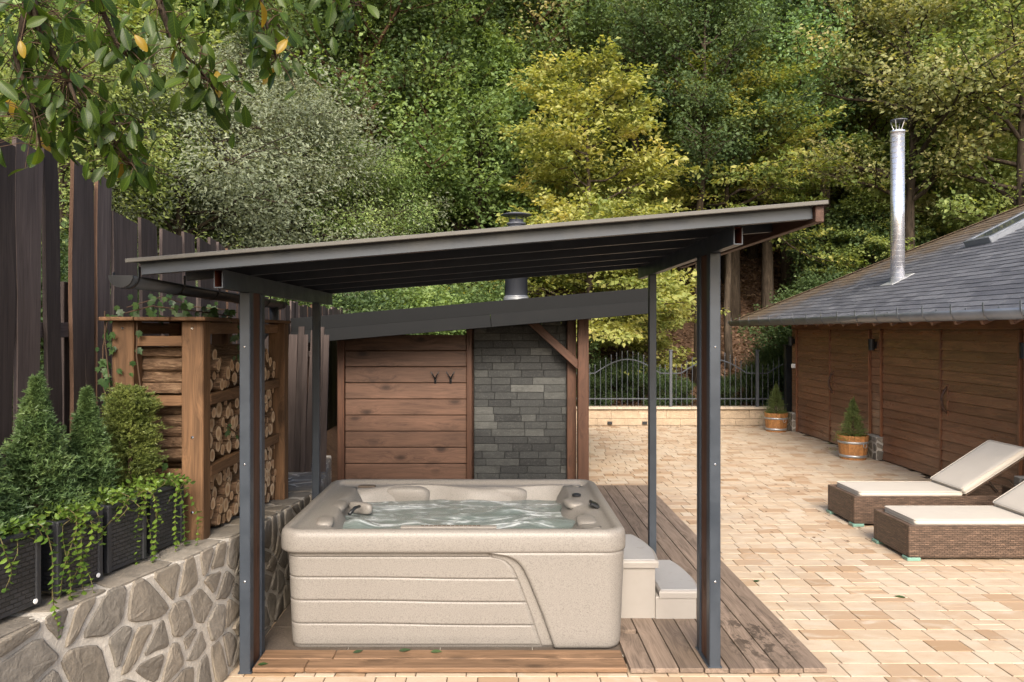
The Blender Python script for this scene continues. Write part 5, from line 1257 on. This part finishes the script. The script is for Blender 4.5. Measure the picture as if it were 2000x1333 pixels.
for px, Y, s in ((1362, 19.8, .62), (1432, 22.5, .85), (1610, 21.5, .8), (1470, 26.5, .7), (1250, 21.5, .7), (1330, 24.5, .75), (1540, 24.0, .8), (730, 19.5, .8), (815, 22.0, .9), (640, 21, .75), (940, 22.5, .8)):
    tree('slender_tree', 'tall', at(px, Y), Y, s, g.choice(['dark', 'green']), 'slender dark trunked tree standing in the understory above the iron railing' if px > 1100 else 'slender tree whose trunk shows in the gap between canopy and sauna roof', 'understory trees ' + ('by the railing' if px > 1100 else 'behind the sauna hut'), bark='bark' if px > 1100 else 'bark2', sz=1.1)
for px, Y, s in [(1165, 17.9, .42), (1230, 18.6, .38), (1290, 17.8, .36), (1335, 18.4, .22), (1420, 18.0, .28), (1478, 18.3, .3), (1525, 17.8, .5), (1560, 18.6, .8), (1600, 19.5, .9), (700, 15.5, .9), (800, 16.0, 1.0), (900, 16.3, .95), (640, 14.0, .8), (520, 13.5, .85), (440, 12, .7), (300, 11, .7), (960, 17, 1.0), (1060, 17.5, .8), (1650, 22, 1.2), (1780, 23.5, 1.3), (1920, 24, 1.3), (200, 10, .8), (60, 9, .8), (-40, 11, 1.2)]:
    tree('understory_shrub', 'bush', at(px, Y), Y, s, 'dark' if 1100 < px < 1640 else g.choice(['green', 'dark', 'maple']), 'dark low shrub at the foot of the slope behind the iron railing' if 1100 < px < 1640 else ('leafy shrub filling the hedge behind the fence and sauna hut' if px <= 1100 else 'leafy shrub on the slope behind the garage roof'), 'shrubs ' + ('behind the railing' if 1100 < px < 1640 else ('behind the fence' if px <= 1100 else 'behind the garage')))
# dry leaves on the slope and blown over the yard
gn = np.random.default_rng(4)
def litter(name, xy, size, zf, flat=.35, mat='litter', parent=None):
    n = len(xy); p = np.array([(x, y, zf(x, y)) for x, y in xy]); a = gn.random(n) * 6.28; d = np.stack([np.cos(a), np.sin(a), gn.normal(size=n) * flat], 1); s = np.stack([-np.sin(a), np.cos(a), gn.normal(size=n) * flat], 1)
    L = size * (.5 + gn.random((n, 1))); V = np.stack([p - d * L / 2, p + s * L * .3 + np.array([0, 0, .004]), p + d * L / 2, p - s * L * .3 + np.array([0, 0, .004])], 1).reshape(-1, 3); i0 = np.arange(n)[:, None] * 4
    tri = np.concatenate([i0 + np.array([0, 1, 2]), i0 + np.array([0, 2, 3])], 1).reshape(-1, 3)
    return link(bpy.data.objects.new(name, raw_mesh(name, V, tri, L_[mat])), parent)
Yl = 16.9 + 17 * gn.random(42000) ** 1.3; xl = (gn.random(42000) * 900 + 1000 - CX) * Yl / F
tag(litter('leaf_litter', list(zip(xl, Yl)), .12, lambda x, y: hz(x, y) + .02, .5), 'brown dry leaf litter covering the wooded slope', 'leaves', kind='stuff')
pts = []
while len(pts) < 420:
    x = 1.3 + 4.7 * gn.random(); y = 16.4 - 9 * gn.random() ** 2.2
    if y > 10 or x > 2.1: pts.append((x, y))
for _ in range(160): pts.append((1.3 + 4.8 * gn.random(), 16.45 - .25 * gn.random()))
tag(litter('leaf_debris', pts, .035, lambda x, y: .004, .12), 'small dry leaf bits scattered on the paving', 'leaves', kind='stuff')
def fallen(x, y, z, rot, s, lab):
    V = []; n = 7
    for i in range(n + 1):
        t = i / n; w = .32 * math.sin(math.pi * t ** .8) + .01; V += [(t - .5, -w, .10 * w * 1.5 + .06 * t * t), (t - .5, 0, .05 * t * t), (t - .5, w, .12 * w + .06 * t)]
    fs = [q for i in range(n) for q in ((3 * i, 3 * i + 1, 3 * i + 4, 3 * i + 3), (3 * i + 1, 3 * i + 2, 3 * i + 5, 3 * i + 4))]
    o = MB().add([(a * s, b_ * s, c * s) for a, b_, c in V], fs).build('fallen_leaf', L_['ivy'], None, T(x, y, z) @ Matrix.Rotation(rot, 4, 'Z')); tag(o, lab, 'leaf')
q = P(1478, 1136, 3075 / 491); fallen(q.x, q.y, .002, .4, .06, 'green fallen leaf on the paving beside the edge of the timber deck')
q = P(1758, 1167, 3075 / 522); fallen(q.x, q.y, .002, 2.9, .08, 'green fallen leaf lying out on the paving in front of the loungers')
fallen(-.86, 4.80, .038, .5, .065, 'green fallen leaf on the larch boards, the one under the tub corner'); fallen(-.57, 4.82, .038, .1, .075, 'green fallen leaf tucked against the tub, middle of three'); fallen(-.37, 4.80, .038, -.2, .075, 'green fallen leaf on the larch boards, the one toward the steps')
q = P(500, 1315, 4.56); fallen(-1.40, 4.62, .039, .1, .06, 'curled leaf by the foot of the canopy post')

# ------------------------------------------------------------------ overhanging tree: trunk outside the frame, boughs hanging into view
ot = thing('overhanging_tree', (-3.6, 2.2, .55), 'large leaved green tree whose branches hang in over the fence with a few yellow leaves', 'tree')
tk = MB().tube([(-3.6, 2.2, .4), (-3.55, 2.25, 1.8), (-3.4, 2.4, 3.0), (-3.1, 2.7, 4.0), (-2.6, 3.0, 4.7)], [.17, .15, .13, .10, .06], 12); tk.build('trunk', M['bark'], ot, None, True)
def big_leaf(seed):
    g = random.Random(seed); n = 8; V = []; bend = g.uniform(.05, .35); tw = g.uniform(-.5, .5)
    for i in range(n + 1):
        t = i / n; w = .24 * (math.sin(math.pi * min(1, t * .94 + .03)) ** .75) * (.72 + .5 * t) * (1 + .04 * math.sin(i * 2.1)); dz = -bend * t * t; c = math.cos(tw * t); s = math.sin(tw * t)
        for q in (-1, -.5, 0, .5, 1): V.append((t, q * w * c, dz + abs(q) * w * .28 + q * w * s))
    fs = [(5 * i + k, 5 * i + k + 1, 5 * i + k + 6, 5 * i + k + 5) for i in range(n) for k in range(4)]
    V = [(x * .13, y * .13, z * .13) for x, y, z in V]
    mb = MB().add(V, fs); mb.tube([(-.025, 0, .006), (.004, 0, 0)], .0016, 4, False); return mb
BL = [big_leaf(i) for i in range(6)]; BLg = [b_.mesh('leaf', [L_['fig']], True) for b_ in BL]; BLy = [b_.mesh('leaf', [L_['figyel']], True) for b_ in BL]
g = random.Random(8)
boughs = [([(-3.1, 2.7, 4.0), P(-60, -120, 3.1), P(60, -20, 3.2), P(75, 60, 3.3), P(130, 150, 3.4), P(140, 160, 3.4)], [.05, .03, .02, .014, .008, .005], 100, 90),
          ([P(60, -20, 3.2), P(30, 110, 3.3), P(60, 200, 3.35), P(80, 290, 3.4)], [.018, .012, .008, .004], 75, 75),
          ([P(130, 150, 3.4), P(150, 200, 3.4), P(180, 245, 3.45), P(215, 290, 3.5), P(265, 330, 3.5)], [.010, .008, .006, .005, .003], 95, 60),
          ([P(180, 245, 3.45), P(230, 242, 3.45), P(285, 240, 3.5)], [.006, .005, .003], 22, 40),
          ([(-2.6, 3.0, 4.7), P(220, -160, 3.0), P(300, -30, 3.1), P(340, 90, 3.2), P(385, 130, 3.25), P(420, 175, 3.3)], [.04, .026, .016, .010, .007, .004], 76, 60),
          ([P(220, -160, 3.0), P(190, 0, 3.1), P(230, 90, 3.2), P(270, 130, 3.25)], [.02, .014, .008, .005], 60, 65),
          ([P(300, -30, 3.1), P(420, -60, 3.2), P(510, 0, 3.3), P(525, 70, 3.4), P(545, 125, 3.45)], [.016, .012, .009, .007, .004], 66, 50),
          ([P(420, -60, 3.2), P(560, -40, 3.4), P(650, -10, 3.5), P(705, 12, 3.6)], [.010, .008, .006, .003], 40, 36)]
for pts, rad, nl, spr in boughs:
    MB().tube(pts, rad, 7, True).build('bough', M['bark'], ot, None, True)
    pts = [Vector(p) for p in pts]; st0 = max(0, len(pts) - 4)
    for k in range(nl):
        i = g.randrange(st0, len(pts) - 1) if g.random() < .8 else len(pts) - 2; a = pts[i].lerp(pts[i + 1], g.random()); Yd = a.y
        off = Vector((g.gauss(0, spr * .55) * Yd / F, g.gauss(0, .12), g.gauss(-.01, spr * .45 * Yd / F)))
        p = a + off; py = CY - F * (p.z - CH) / p.y
        if py > 350: continue
        xd = Vector((g.uniform(-.65, .65), g.uniform(-.6, .6), -g.uniform(.25, 1.1))); nz = Vector((g.uniform(-.9, .9), -1 + g.uniform(-.7, .9), g.uniform(-.4, .9)))
        s = g.uniform(.45, .84); yel = g.random() < .035; m_ = g.randrange(6)
        link(bpy.data.objects.new('leaf', (BLy if yel else BLg)[m_]), ot, frame(xd, nz.cross(xd), p) @ Matrix.Scale(s, 4))
        if off.length > .05: MB().tube([a, a.lerp(p, .5) + Vector((0, 0, .015)), p], [.0028, .002, .0015], 4, False).build('twig', TWIG, ot)
for px, py, Y in ((188, 232, 3.42), (204, 231, 3.44), (398, 143, 3.28), (170, 342, 3.5)):
    MB().lathe([(.001, -.02), (.013, -.016), (.02, 0), (.016, .013), (.005, .021)], 12).build('fruit', L_['maple'], ot, T(P(px, py, Y)), True)
